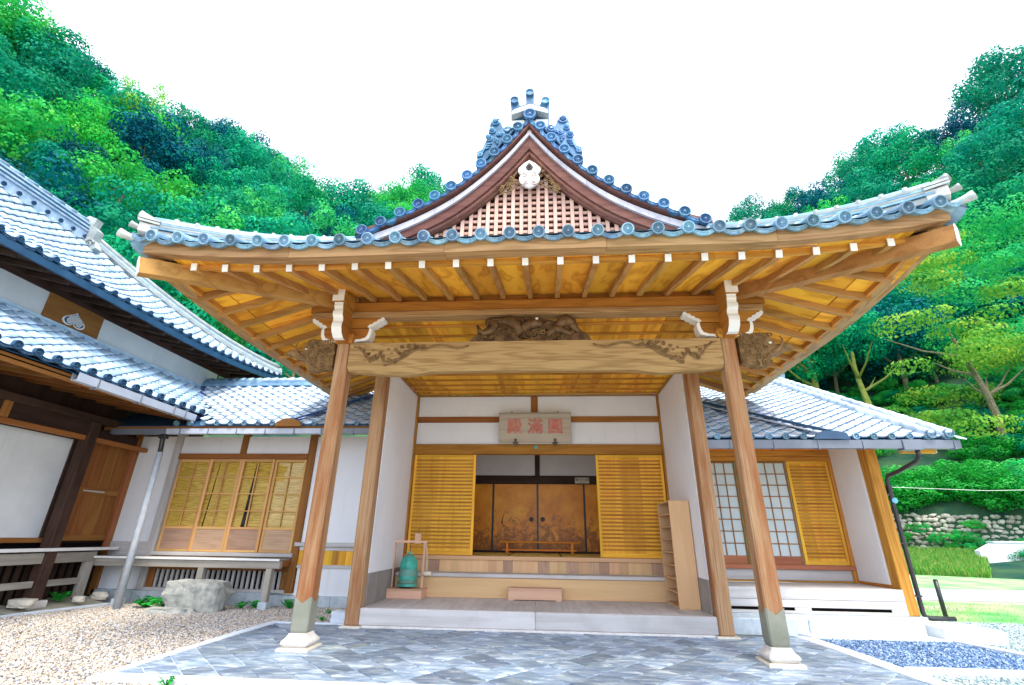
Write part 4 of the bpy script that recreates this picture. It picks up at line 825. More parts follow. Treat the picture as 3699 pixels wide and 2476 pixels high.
# ================================================================== entrance walls, ceiling, floor
for k in range(16):
    xa = -2.95+k*0.36875; bx("ceiling_board", SOFFIT['Y'], P, xa+0.002, xa+0.36675, 0.12, 1.28, 4.668, 4.685, 0)
bx("blocking_board", CEDAR['X'], P, -2.9, 2.9, 0.03, 0.06, 4.86, 5.08, 0)
for y in (0.36, 0.80, 1.20): bx("ceiling_batten", CEDAR['X'], P, -2.9, 2.9, y-0.022, y+0.022, 4.625, 4.667, 0.006)
bx("drop_board", CEDAR['X'], P, -2.712, 2.712, 1.30, 1.34, 4.33, 4.66)
for k in range(14):
    xa = -2.70+k*0.3857; bx("ceiling_board", SOFFIT['Y'], P, xa+0.002, xa+0.3837, 1.345, 3.46, 4.325, 4.342, 0)
for y in (1.62, 1.98, 2.34, 2.70, 3.06, 3.36): bx("ceiling_batten", CEDAR['X'], P, -2.69, 2.69, y-0.016, y+0.016, 4.288, 4.324, 0.005)
for sx in (-1, 1):
    bx("side_wall", PLASTER, P, sx*2.705, sx*2.86, 1.472, 3.45, 0.735, 4.32, 0)
    bx("wall_base", DADO, P, sx*2.698, sx*2.865, 1.472, 3.45, 0.10, 0.733, 0.004)
    bx("corner_trim", MIDW['Y'], P, sx*2.66, sx*2.704, 1.345, 3.40, 4.262, 4.287, 0.004)
    bx("corner_post", MIDW['Z'], P, sx*2.665, sx*2.704, 3.37, 3.50, 0.665, 4.30, 0.004)
    bx("side_wall", PLASTER, P, sx*2.866, sx*2.90, 1.48, 3.44, 0.15, 4.5, 0)
bx("cornice", MIDW['X'], P, -2.66, 2.66, 3.38, 3.46, 4.26, 4.285)
for xa, xb in ((-2.66, -0.112), (0.042, 2.66)):
    bx("wall_panel", PLASTER, P, xa, xb, 3.45, 3.50, 3.802, 4.26, 0); bx("wall_panel", PLASTER, P, xa, xb, 3.45, 3.50, 3.18, 3.668, 0)
    bx("rail", BROWN['X'], P, xa, xb, 3.425, 3.50, 3.67, 3.80)
bx("strut", BROWN['Z'], P, -0.11, 0.04, 3.42, 3.50, 3.182, 4.258)
bx("lintel", MIDW['X'], P, -2.662, 2.662, 3.37, 3.52, 2.965, 3.178, 0.01)
mb = MB().lathe([(0.045, 0.0), (0.045, -0.012), (0.03, -0.025), (0.008, -0.03)], 12, (0.0, 3.37, 3.115), 'Y'); part("nail_cover", mb, PATDARK, P)
# floor boards and steps
for k in range(12):
    xa = -2.70+k*0.45; bx("floor_board", GREY['Y'], P, xa+0.0015, xa+0.4485, 1.375, 2.95, 0.215, 0.257, 0.003)
for xa, xb in ((-2.712, 0.02), (0.023, 2.712)): bx("step_front", GREY['X'], P, xa, xb, 1.27, 1.372, 0.02, 0.2575, 0.012)
bx("ground_sill", STONE, P, -2.655, 2.655, 1.25, 1.40, gz(1.3)-0.04, 0.0195)
bx("riser", CEDAR['X'] if False else RACK['X'], P, -2.69, 2.69, 2.94, 2.98, 0.258, 0.598)
bx("riser_foot", RACK['X'], P, -2.69, 2.69, 2.925, 2.939, 0.258, 0.29, 0.003)
bx("step_nosing", GREY['X'], P, -2.69, 2.69, 2.90, 3.36, 0.60, 0.665, 0.01)
k = 0; xa = -2.66
while xa < 2.64:
    w = rng.uniform(0.13, 0.24); xb = min(xa+w, 2.66); bx("riser_plank", [RACK['Z'], RACK['Z'], RACK['Z'], PANELW['Z']][rng.integers(0, 4)], P, xa+0.001, xb-0.001, 3.352+rng.uniform(0, 0.004), 3.38, 0.667, 0.878, 0); xa = xb
bx("door_sill", RACK['X'], P, -2.663, 2.663, 3.32, 3.56, 0.88, 0.957, 0.008)
# slatted sliding doors
def slat_door(parent, x0, x1, z0, z1, y, n, flip=1, mats=DOORW):
    root = bx("sliding_door", mats['Z'], parent, x0, x1, y+0.012, y+0.03, z0, z1, 0)
    sw = 0.055
    bx("stile", mats['Z'], root, x0, x0+sw, y-0.018, y+0.032, z0, z1, 0.004); bx("stile", mats['Z'], root, x1-sw, x1, y-0.018, y+0.032, z0, z1, 0.004)
    bx("rail", mats['X'], root, x0+sw, x1-sw, y-0.016, y+0.031, z0, z0+0.075, 0.004); bx("rail", mats['X'], root, x0+sw, x1-sw, y-0.016, y+0.031, z1-0.05, z1, 0.004)
    nb = 3; ws = (x1-x0-2*sw)/nb
    for k in range(nb): bx("backing_board", mats['Z'], root, x0+sw+k*ws+0.001, x0+sw+(k+1)*ws-0.001, y+0.004, y+0.011, z0+0.076, z1-0.051, 0)
    zs = linsp(z0+0.075, z1-0.05, n+2)[1:-1]
    me = MB().box(0, x1-x0-2*sw, -0.026, 0.003, -0.016, 0.016, 0.004).mesh("slat"); me.materials.append(BROWN['X'] if False else CEDAR['X'])
    for z in zs: link("slat", me, None, root, Matrix.Translation((x0+sw, y, z)))
    return root
slat_door(P, -2.655, -1.30, 0.962, 2.96, 3.445, 25); slat_door(P, 1.262, 2.655, 0.962, 2.96, 3.445, 25)
# the room behind
T_ = plain("tatami_straw", (0.80, 0.56, 0.12), (0.90, 0.70, 0.20), 3, 0.75, 0.2, bmp=0.1, bscale=120)
for xa, xb in ((-2.6, -1.62), (-1.60, -0.62), (-0.60, 0.48), (0.50, 1.56), (1.58, 2.6)):
    t = bx("tatami_mat", T_, P, xa, xb, 3.58, 5.95, 0.90, 0.953, 0.004); bx("mat_border", BROWN['Y'], t, xa-0.018, xa+0.018, 3.58, 5.95, 0.9535, 0.957, 0)
bx("room_backing", DARK, P, -2.62, 2.62, 6.07, 6.1, 0.8, 3.6, 0)
bx("room_floor", BROWN['X'], P, -2.62, 2.62, 3.565, 6.3, 0.80, 0.895)
for sx in (-1, 1): bx("room_wall", PLASTER, P, sx*2.62, sx*2.68, 3.51, 6.3, 0.88, 3.72, 0)
bx("room_ceiling", PLASTER, P, -2.68, 2.68, 3.525, 6.3, 3.60, 3.64, 0)
for xa, xb in ((-2.62, -0.095), (0.035, 2.62)): bx("room_wall_panel", INNERW, P, xa, xb, 6.0, 6.06, 2.825, 3.6, 0)
bx("inner_strut", DARKW['Z'], P, -0.095, 0.035, 5.97, 6.06, 2.825, 3.6); bx("inner_lintel", DARKW['X'], P, -2.62, 2.62, 5.96, 6.06, 2.61, 2.823); bx("inner_sill", DARKW['X'], P, -2.62, 2.62, 5.965, 6.06, 0.955, 0.985)
def fusuma_mat():
    m, nt, b = newmat("gold_painted_panel", 0.42, 0.4); v, rnd = coords(nt, (1, 1, 1), 0.0)
    n = noise(nt, v, 1.6, 6, 0.65); c = ramp(nt, n, [(0.2, (0.50, 0.150, 0.006)), (0.5, (0.80, 0.290, 0.012)), (0.8, (0.92, 0.46, 0.030))])
    sep = nd(nt, "SeparateXYZ"); tc = nd(nt, "TexCoord"); lk(nt, tc.outputs["Object"], sep.inputs[0])
    hgt = nd(nt, "MapRange", {"From Min": 2.25, "From Max": 1.2, "To Min": -0.12, "To Max": 0.16}); lk(nt, sep.outputs[2], hgt.inputs[0])
    n2 = noise(nt, v, 4.3, 8, 0.72, 1.2); f = math_(nt, 'ADD', n2, hgt.outputs[0]); mk = nd(nt, "MapRange", {"From Min": 0.53, "From Max": 0.66, "To Max": 0.72}); lk(nt, f, mk.inputs[0])
    lk(nt, mixc(nt, mk.outputs[0], c, (0.16, 0.05, 0.012)), b.inputs["Base Color"]); return m
FUS = fusuma_mat()
for i, (xa, xb) in enumerate(((-2.3, -1.1855), (-1.1845, -0.0305), (-0.0295, 1.1695), (1.1705, 2.3))):
    f = bx("painted_sliding_panel", FUS, P, xa+0.025, xb-0.025, 5.985, 6.01, 0.99, 2.605, 0)
    for a, b_ in ((xa, xa+0.025), (xb-0.025, xb)): bx("panel_frame", BLACK, f, a, b_, 5.975, 6.012, 0.988, 2.607, 0.003)
    bx("panel_frame", BLACK, f, xa+0.02, xb-0.02, 5.977, 6.011, 0.988, 1.005, 0.002)
    if i in (1, 2):
        hx = xb-0.16 if i == 1 else xa+0.13
        part("finger_pull", MB().lathe([(0.06, 0.0), (0.055, -0.008), (0.035, -0.004), (0.02, -0.004)], 16, (hx, 5.984, 1.74), 'Y'), IRON, f)
    br = MB()                                   # brush strokes of the painted pine and rock
    if i == 1:
        for pts, r in (([(-0.62, 1.62), (-0.55, 1.72), (-0.40, 1.76), (-0.28, 1.84), (-0.20, 1.98), (-0.12, 2.10), (-0.09, 2.22)], 0.016), ([(-0.60, 2.10), (-0.50, 2.14), (-0.40, 2.08), (-0.32, 2.05)], 0.012), ([(-0.9, 1.95), (-0.8, 2.12), (-0.66, 2.2), (-0.5, 2.25), (-0.3, 2.2), (-0.15, 2.27)], 0.008), ([(-0.95, 1.62), (-0.92, 1.8), (-0.86, 1.95), (-0.8, 2.0)], 0.02), ([(-1.0, 1.25), (-0.85, 1.36), (-0.7, 1.38), (-0.55, 1.28)], 0.012), ([(-0.95, 1.45), (-0.8, 1.52), (-0.65, 1.46)], 0.01), ([(-0.6, 1.5), (-0.55, 1.58), (-0.57, 1.66)], 0.009)):
            br.tube([(x, 5.984, z) for x, z in pts], [r*(0.5+0.5*math.sin(2+1.3*k)) for k in range(len(pts))], 5, flat=0.15)
        part("painted_stroke", br, INK, f)
# low carved name board, room sign, etc. follow with the loose things
# ================================================================== tiled wings and the main hall
def roof_tiles(parent, fn, ncol, nrow, keep, me, lim=300, name="pantile"):
    items = []
    for c in range(ncol):
        for r in range(nrow):
            if not keep(c, r): continue
            b = Vector(fn(c, r)); t = Vector(fn(c, r+1)); a = Vector(fn(c+1, r))-b; up = (t-b); L = up.length; up.normalize(); a.normalize()
            n = a.cross(up); n = n if n.z > 0 else -n; n.normalize()
            items.append((((b+t)/2-CAM).length, basis(t+up*L*0.13, a, -up, n)))
    items.sort(key=lambda q: q[0])
    for _, m in items[:lim]: link(name, me, None, parent, m)
    rest = items[lim:]
    if rest:
        mb = MB(); vs = [v.co.copy() for v in me.vertices]; fs = [tuple(p.vertices) for p in me.polygons]; mi = [p.material_index for p in me.polygons]
        for _, m in rest: mb._add([m @ v for v in vs], fs)
        o = part(name, mb, me.materials[0], parent, True, fix=False); o["kind"] = "stuff"; o.data.materials.append(me.materials[1]); o.data.polygons.foreach_set("material_index", mi*len(rest))
def slopebox(mb, p, q, w, h): return beam_between(mb, p, q, w, h)
SM_DISC = disc_mesh("small_eave_disc", 0.056, 0.1, 8, False); SM_DISC.materials.append(TILE)
HALL_DISC = disc_mesh("hall_eave_disc", 0.066, 0.1, 8, False); HALL_DISC.materials.append(NAVYM)
def glass_mat():
    m = bpy.data.materials.new("window_glass"); m.use_nodes = True; nt = m.node_tree; nt.nodes.clear(); o = nd(nt, "OutputMaterial"); t = nd(nt, "BsdfTransparent"); g = nd(nt, "BsdfGlossy", {"Roughness": 0.03}); x = nd(nt, "MixShader"); x.inputs[0].default_value = 0.03
    lk(nt, t.outputs[0], x.inputs[1]); lk(nt, g.outputs[0], x.inputs[2]); lk(nt, x.outputs[0], o.inputs[0]); return m
GLASS = glass_mat()
def blind_mat():
    m, nt, b = newmat("reed_blind", 0.8, 0.15); v, _ = coords(nt, (5, 5, 95)); n = noise(nt, v, 1, 3, 0.6); v2, _ = coords(nt, (26, 3, 5)); n2 = noise(nt, v2, 1, 3, 0.5)
    c = ramp(nt, n, [(0.32, (0.26, 0.15, 0.015)), (0.5, (0.60, 0.40, 0.06)), (0.7, (0.82, 0.62, 0.16))]); c = mixc(nt, math_(nt, 'MULTIPLY', n2, 0.35), c, (0.50, 0.32, 0.06)); lk(nt, c, b.inputs["Base Color"]); bump(nt, b, n, 0.4, 0.004); return m
BLIND = blind_mat()

# ------------------------------------------------------------------ wing with the reed-blind window
W1 = thing("window_wing", (-6.0, 3.45, -0.03), "low tiled wing with a reed-blind window, joining the porch to the hall", "building")
WY = 3.45
for xa, xb, z0, z1 in ((-9.12, -8.262, 1.12, 3.36), (-8.10, -6.682, 2.972, 3.36), (-6.538, -5.082, 2.972, 3.36), (-4.918, -2.91, 1.155, 3.36), (-4.90, -2.91, 0.172, 0.668), (-9.12, -8.262, 0.212, 0.86)):
    bx("wall_panel", PLASTER, W1, xa, xb, WY, WY+0.08, z0, z1, 0)
bx("post", GREY['Z'], W1, -8.26, -8.102, WY-0.05, WY+0.10, 0.212, 3.42); bx("post", BROWN['Z'], W1, -5.08, -4.92, WY-0.05, WY+0.10, 0.20, 3.42); bx("strut", BROWN['Z'], W1, -6.68, -6.54, WY-0.035, WY+0.09, 2.972, 3.42)
bx("corner_post", BROWN['Z'], W1, -9.27, -9.122, WY-0.06, WY+0.1, 0.10, 3.42)
bx("lintel", BROWN['X'], W1, -8.10, -5.082, WY-0.055, WY+0.09, 2.855, 2.97); bx("window_sill", GREY['X'], W1, -8.10, -5.02, WY-0.10, WY+0.09, 0.865, 0.938)
bx("wall_rail", GREY['X'], W1, -9.12, -8.262, WY-0.03, WY+0.08, 0.862, 1.118)
bx("ledge", GREY['X'], W1, -5.02, -2.91, WY-0.075, WY+0.06, 1.075, 1.152); bx("rail", GREY['X'], W1, -4.918, -2.91, WY-0.03, WY+0.06, 1.0, 1.073); bx("rail", GREY['X'], W1, -4.918, -2.91, WY-0.03, WY+0.06, 0.67, 0.732)
for k in range(14):
    xa = -4.916+k*0.143; bx("wall_plank", [SOFFIT['Z'], DOORW['Z'], CEDAR['Z']][k % 3], W1, xa+0.001, xa+0.142, WY-0.015, WY+0.05, 0.734, 0.998, 0)
for xa, xb in ((-9.2, -8.3), (-8.296, -7.0), (-6.996, -5.4), (-5.396, -4.1), (-4.096, -2.95)): bx("foundation_stone", GRANITE, W1, xa, xb, WY-0.06, WY+0.2, -0.05, 0.17 if xa > -5.5 else 0.205, 0.008)
# vent lattice under the window
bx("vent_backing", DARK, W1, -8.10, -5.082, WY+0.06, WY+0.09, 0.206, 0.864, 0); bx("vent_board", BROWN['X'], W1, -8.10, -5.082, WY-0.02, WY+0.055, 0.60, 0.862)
bx("vent_sill", GREY['X'], W1, -8.10, -5.082, WY-0.04, WY+0.055, 0.206, 0.262); bx("vent_end", BROWN['Z'], W1, -8.10, -7.95, WY-0.01, WY+0.055, 0.264, 0.598); bx("vent_end", BROWN['Z'], W1, -5.20, -5.082, WY-0.01, WY+0.055, 0.264, 0.598)
vm = MB().box(-0.027, 0.027, -0.02, 0.02, 0.264, 0.598, 0.003).mesh("vent_slat"); vm.materials.append(GREY['Z'])
for k in range(25): link("vent_slat", vm, None, W1, Matrix.Translation((-7.90+k*0.1105, WY+0.012, 0)))
# window sashes
edges = [-8.085, -7.33, -6.575, -5.82, -5.095]
for i, (xa, xb) in enumerate(zip(edges, edges[1:])):
    y = WY-0.01 if i in (1, 2) else WY+0.025; xa += 0.003; xb -= 0.003
    s = bx("window_sash", SASH['Z'], W1, xa, xa+0.055, y-0.018, y+0.018, 0.942, 2.85, 0.004)
    bx("stile", SASH['Z'], s, xb-0.055, xb, y-0.018, y+0.018, 0.942, 2.85, 0.004)
    for z0, z1 in ((2.79, 2.85), (1.385, 1.435), (0.942, 0.985)): bx("rail", SASH['X'], s, xa+0.055, xb-0.055, y-0.016, y+0.016, z0, z1, 0.003)
    bx("bottom_panel", PANELW['X'], s, xa+0.055, xb-0.055, y-0.004, y+0.008, 0.986, 1.384, 0)
    for z in (2.46, 2.11, 1.755): bx("muntin", SASH['X'], s, xa+0.055, xb-0.055, y-0.013, y+0.010, z-0.012, z+0.012, 0.002)
    bx("muntin", SASH['Z'], s, (xa+xb)/2-0.013, (xa+xb)/2+0.013, y-0.0145, y+0.010, 1.436, 2.789, 0.002)
    zs = [1.436, 1.743, 2.098, 2.448, 2.789]
    for z0, z1 in zip(zs, zs[1:]):
        for a, b in ((xa+0.056, (xa+xb)/2-0.014), ((xa+xb)/2+0.014, xb-0.056)): bx("pane", GLASS, s, a, b, y+0.0105, y+0.0125, z0+0.012, z1-0.012, 0)
for poly in ([(-8.08, 1.40), (-7.235, 1.40), (-7.14, 2.83), (-8.08, 2.83)], [(-7.20, 1.40), (-6.36, 1.40), (-6.27, 2.83), (-7.12, 2.83)], [(-6.20, 1.40), (-5.08, 1.40), (-5.08, 2.83), (-6.215, 2.83)]):
    part("reed_blind", MB().prism(poly, 'Y', WY+0.055, WY+0.065), BLIND, W1)
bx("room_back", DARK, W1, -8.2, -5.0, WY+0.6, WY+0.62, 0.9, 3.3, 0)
bx("eave_beam", BROWN['X'], W1, -9.2, -2.91, WY-0.09, WY+0.10, 3.422, 3.70)
bx("eave_fascia", BROWN['X'], W1, -9.2, -2.95, 2.462, 2.498, 3.31, 3.40)
# soffit, gutter
mb = MB(); 
for k in range(18):
    xa = -9.2+k*0.35; m2 = MB(); m2.slab([(xa+.001, 2.5, 3.36), (xa+.349, 2.5, 3.36), (xa+.349, WY, 3.60), (xa+.001, WY, 3.60)], 0.02); part("soffit_board", m2, BROWN['Y'], W1)
GU = [(0, 0), (0.115, 0), (0.125, 0.105), (0.113, 0.105), (0.105, 0.012), (0.01, 0.012), (0, 0.105), (-0.01, 0.105)]
part("gutter", MB().sweep([(-7.75, 2.55, 3.225), (-4.4, 2.55, 3.225)], GU, lambda i: (0, -1, 0)), GUTTERW, W1); part("gutter", MB().sweep([(-4.39, 2.55, 3.225), (-2.95, 2.55, 3.225)], GU, lambda i: (0, -1, 0)), GUTTER, W1)
part("gutter", MB().sweep([(-9.0, 2.55, 3.222), (-7.76, 2.55, 3.222)], GU, lambda i: (0, -1, 0)), GUTTER, W1)
for k in range(8): bx("gutter_strap", GUTTER, W1, -7.45+k*0.62, -7.43+k*0.62, 2.42, 2.555, 3.212, 3.337, 0)
dp = part("downpipe", MB().tube([(-7.86, 2.52, 3.24), (-7.86, 2.53, 3.12), (-7.86, 2.55, 3.0), (-7.85, 2.55, 2.83)], 0.047, 10), BLACK, W1, True)
part("pipe_sleeve", MB().tube([(-7.85, 2.55, 2.86), (-7.83, 2.55, 1.5), (-7.81, 2.55, -0.03)], [0.058, 0.062, 0.068], 12), plain("pale_plastic", (0.48, 0.53, 0.60), (0.62, 0.67, 0.72), 9, 0.4, 0.4, bmp=0.5, bscale=45), dp, True)
bx("pipe_collar", BLACK, dp, -7.93, -7.79, 2.48, 2.60, 3.14, 3.224)
# roof
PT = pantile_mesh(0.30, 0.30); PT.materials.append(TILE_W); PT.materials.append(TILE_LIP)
w1fn = lambda c, r: (-9.3+0.30*c, 2.40+0.2222*r, 3.42+0.138*r)
hall_low_z = lambda x: 3.72+0.647*(-7.3-x)
def k1(c, r): x, y, z = w1fn(c+0.5, r+0.5); return z > hall_low_z(x)-0.02 and x < -2.95
roof_tiles(W1, w1fn, 22, 12, k1, PT)
for c in range(5, 20):
    x = -9.3+0.3*(c+0.86); link("eave_disc", SM_DISC, None, W1, Matrix.Translation((x, 2.385, 3.437)))
mb = MB().slab([(-9.2, 2.42, 3.375), (-2.95, 2.42, 3.375), (-2.95, 5.05, 5.0), (-9.2, 5.05, 5.0)], 0.012); part("roof_deck", mb, NAVYM, W1)
for h0, h1, w in ((0.0, 0.06, 0.17), (0.065, 0.11, 0.15), (0.115, 0.16, 0.13)): bx("ridge_course", TILE, W1, -9.3, -2.95, 5.05-w, 5.05+w, 5.03+h0, 5.03+h1, 0.006)
for k in range(27): part("ridge_cap", MB().tube([(-9.25+0.235*k, 5.05, 5.205), (-9.25+0.235*k+0.225, 5.05, 5.225)], [0.075, 0.085], 9), TILE_W if k > 6 else TILE, W1, True)
# painted valley flashing against the porch side
vb = MB(); slopebox(vb, (-5.05, 2.40, 3.50), (-3.9, 4.15, 4.59), 0.22, 0.03); vf = part("valley_flashing", vb, BLUEM, W1, fix=False)
part("flashing_cap", MB().prism([(-5.35, 3.36), (-5.32, 3.45), (-5.15, 3.52), (-4.98, 3.52), (-4.82, 3.45), (-4.79, 3.36)], 'Y', 2.34, 2.38), BROWN['X'], vf)
mb = MB(); slopebox(mb, (-7.32, 2.62, 3.60), (-9.2, 4.92, 5.03), 0.14, 0.03); part("valley_flashing", mb, BLUEM, W1, fix=False)

# ------------------------------------------------------------------ wing on the right with paper screens
W2 = thing("screen_wing", (4.5, 3.45, -0.03), "low tiled wing with paper screens and a white side wall, right of the porch", "building")
bx("eave_beam", LACQ['X'], W2, 2.91, 6.05, WY-0.05, WY+0.10, 3.05, 3.40); bx("head_beam", CEDAR['X'], W2, 2.91, 6.028, WY-0.06, WY+0.08, 2.925, 3.048); bx("lintel", CEDAR['X'], W2, 2.91, 6.028, WY-0.075, WY+0.09, 2.842, 2.922)
bx("sill", REDW['X'], W2, 2.91, 6.028, WY-0.08, WY+0.09, 0.812, 0.888); bx("apron_board", GREY['X'], W2, 2.91, 6.028, WY-0.01, WY+0.06, 0.622, 0.81); bx("floor_rail", LACQ['X'] if False else CEDAR['X'], W2, 2.91, 6.028, WY-0.05, WY+0.04, 0.592, 0.62)
for xa, xb in ((2.95, 4.12), (4.125, 5.12)):
    y = WY+0.02 if xa < 3 else WY-0.015; n = 6 if xa < 3 else 5
    s = bx("paper_screen", PAPER, W2, xa+0.03, xb-0.03, y+0.004, y+0.007, 1.04, 2.80, 0)
    bx("stile", BROWN['Z'], s, xa, xa+0.03, y-0.015, y+0.012, 0.892, 2.84, 0.003); bx("stile", BROWN['Z'], s, xb-0.03, xb, y-0.015, y+0.012, 0.892, 2.84, 0.003)
    bx("rail", BROWN['X'], s, xa+0.03, xb-0.03, y-0.014, y+0.012, 2.80, 2.84, 0.003); bx("bottom_panel", REDW['X'], s, xa+0.03, xb-0.03, y-0.014, y+0.012, 0.892, 1.04, 0.003)
    for k in range(1, n): x = xa+0.03+(xb-xa-0.06)*k/n; bx("muntin", BROWN['Z'], s, x-0.009, x+0.009, y-0.010, y+0.003, 1.04, 2.80, 0)
    for k in range(1, 8): z = 1.04+1.76*k/8; bx("muntin", BROWN['X'], s, xa+0.03, xb-0.03, y-0.012, y+0.002, z-0.009, z+0.009, 0)
slat_door(W2, 5.14, 5.955, 0.895, 2.838, WY-0.03, 27)
bx("post", CEDAR['Z'], W2, 5.958, 6.028, WY-0.07, WY+0.10, 0.60, 2.84)
bx("side_wall", PLASTER, W2, 6.03, 6.12, 2.52, 3.44, 0.645, 3.1, 0); bx("wall_foot", CEDAR['Y'], W2, 6.022, 6.13, 2.52, 3.38, 0.592, 0.643); bx("end_post", CEDAR['Z'], W2, 6.05, 6.245, 2.29, 2.515, 0.205, 3.05, 0.012)
bx("outer_wall", PLASTER, W2, 6.13, 6.2, 2.52, 6.4, 0.20, 3.3, 0)
# platform
for k in range(9): xa = 2.94+k*0.343; bx("floor_board", GREY['Y'], W2, xa+.001, xa+.342, 2.275, 3.38, 0.555, 0.590, 0.002)
bx("platform_face", GREY['X'], W2, 2.94, 6.045, 2.245, 2.272, 0.418, 0.592); bx("platform_face", GREY['X'], W2, 2.94, 6.045, 2.25, 2.273, 0.30, 0.414); bx("platform_face", GREY['X'], W2, 2.94, 6.045, 2.245, 2.273, 0.205, 0.252)
for xa, xb in ((2.94, 3.0), (4.28, 4.54), (5.80, 6.045)): bx("vent_bridge", GREY['X'], W2, xa, xb, 2.252, 2.272, 0.253, 0.299, 0)
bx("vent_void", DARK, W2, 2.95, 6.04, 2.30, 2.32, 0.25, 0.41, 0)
for xa, xb in ((2.96, 4.235), (4.245, 5.95)): bx("foundation_stone", GRANITE, W2, xa, xb, 1.79, 2.21, -0.05, 0.188, 0.012)
bx("foundation_stone", GRANITE, W2, 2.96, 6.3, 2.212, 2.6, -0.05, 0.203, 0.008)
# eave, gutter, downpipe
for k in range(12): xa = 2.95+k*0.335; m2 = MB(); m2.slab([(xa+.001, 1.55, 2.86), (xa+.334, 1.55, 2.86), (xa+.334, WY-0.05, 3.36), (xa+.001, WY-0.05, 3.36)], 0.02); part("soffit_board", m2, SOFFIT['Y'], W2)
GU2 = [(a, b*1.28) for a, b in GU]
part("gutter", MB().sweep([(2.95, 1.55, 2.765), (7.06, 1.55, 2.765)], GU2, lambda i: (0, -1, 0)), GUTTER, W2)
for k in range(6): bx("gutter_strap", GUTTER, W2, 3.35+k*0.72, 3.372+k*0.72, 1.418, 1.555, 2.752, 2.905, 0)
bx("gutter_box", GUTTER, W2, 6.14, 6.44, 1.405, 1.57, 2.735, 2.905); bx("verge_purlin", DOORW['X'], W2, 6.25, 6.78, 1.62, 1.72, 2.72, 2.82); bx("painted_end", WHITE, W2, 6.781, 6.79, 1.615, 1.725, 2.715, 2.825, 0)
dp = part("downpipe", MB().tube([(6.38, 1.48, 2.74), (6.40, 1.50, 2.66), (6.41, 1.60, 2.58), (6.36, 2.05, 2.46), (6.33, 2.28, 2.42), (6.325, 2.33, 2.33), (6.325, 2.34, 1.2), (6.325, 2.34, 0.26), (6.34, 2.34, 0.20), (6.44, 2.36, 0.175), (6.86, 2.44, 0.165)], 0.036, 10), BLACK, W2, True)
for z in (2.1, 1.3, 0.5): bx("pipe_clip", BLACK, dp, 6.246, 6.37, 2.31, 2.39, z-0.012, z+0.012, 0)
# roof
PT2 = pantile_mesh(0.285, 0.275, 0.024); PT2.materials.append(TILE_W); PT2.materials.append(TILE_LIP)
w2fn = lambda c, r: (2.92+0.285*c, 1.45+0.2229*r, 2.955+0.1126*r)
roof_tiles(W2, w2fn, 14, 23, lambda c, r: True, PT2)
for c in range(14): link("eave_disc", SM_DISC, None, W2, Matrix.Translation((2.92+0.285*(c+0.86), 1.435, 2.965)))
mb = MB().slab([(2.95, 1.47, 2.905), (7.0, 1.47, 2.905), (7.0, 6.6, 5.49), (2.95, 6.6, 5.49)], 0.012); part("roof_deck", mb, NAVYM, W2)
for x, h in ((6.62, 0.06), (6.90, 0.07)):
    for k in range(19):
        y = 1.40+0.277*k; z = 2.955+(y-1.45)*0.505+h; part("verge_tile", MB().tube([(x, y, z), (x, y+0.285, z+0.144)], [0.082, 0.074], 10), TILE_W, W2, True)
    link("verge_disc", disc_mesh("verge_disc", 0.08, 0.1, 8, False), TILE, W2, Matrix.Translation((x, 1.385, 2.94+h)))
for k in range(20):
    y = 1.36+0.262*k; z = 2.93+(y-1.45)*0.505; m2 = MB(); m2.slab([(6.97, y, z+0.035), (7.12, y, z+0.01), (7.12, y+0.30, z+0.145), (6.97, y+0.30, z+0.17)], 0.02); part("verge_slab", m2, TILE_W, W2)
mb = MB(); slopebox(mb, (5.12, 1.50, 3.05), (3.35, 4.55, 4.58), 0.10, 0.05); vf = part("valley_flashing", mb, NAVYM, W2, fix=False)
mb = MB(); slopebox(mb, (4.93, 1.50, 3.035), (3.2, 4.45, 4.51), 0.24, 0.02); part("valley_pan", mb, GUTTERW, vf, fix=False)
part("flashing_cap", MB().prism([(4.72, 2.91), (4.80, 3.01), (4.90, 3.05), (5.12, 3.05), (5.27, 3.01), (5.32, 2.91)], 'Y', 1.385, 1.42), NAVYM, vf)
part("ridge_end", MB().tube([(3.0, 6.62, 5.60), (7.0, 6.62, 5.60)], 0.13, 10), TILE_W, W2, True)
part("ridge_ornament", MB().prism([(6.55, 5.5), (6.5, 5.75), (6.62, 5.88), (6.78, 5.95), (6.95, 5.90), (7.05, 5.72), (7.0, 5.5)], 'Y', 6.45, 6.6), TILE, W2)

# ------------------------------------------------------------------ main hall on the left
H = thing("main_hall", (-9.4, 0.0, -0.03), "dark timber temple hall with two tiers of tiled roof, at the left edge", "building")
HX = -9.2
def yb(name, m, x0, x1, y0, y1, z0, z1, c=0.006): return bx(name, m, H, x0, x1, y0, y1, z0, z1, c)
yb("wall_panel", GREYPL, HX-0.08, HX, -2.6, 1.90, 1.185, 3.0, 0)
yb("wall_sill", BROWN['Y'], HX-0.09, HX+0.03, -2.6, 2.2, 1.10, 1.183); yb("wall_head", DARKW['Y'], HX-0.09, HX+0.04, -2.6, 3.44, 3.10, 3.30); yb("wall_head", DARKW['Y'], HX-0.085, HX+0.02, -2.6, 2.2, 3.002, 3.098)
yb("wall_post", DARKW['Z'], HX-0.09, HX+0.025, 1.902, 2.20, 1.185, 3.0)
door = yb("plank_door", BROWN['Z'], HX-0.07, HX-0.03, 2.205, 3.36, 1.13, 3.098, 0)
for k in range(4): bx("door_plank", BROWN['Z'], door, HX-0.029, HX-0.022+0.003*(k % 2), 2.26+k*0.262, 2.519+k*0.262, 1.18, 3.04, 0)
for a, b, z0, z1 in ((2.205, 2.258, 1.13, 3.098), (3.312, 3.36, 1.13, 3.098)): bx("stile", BROWN['Z'], door, HX-0.028, HX+0.012, a, b, z0, z1, 0.004)
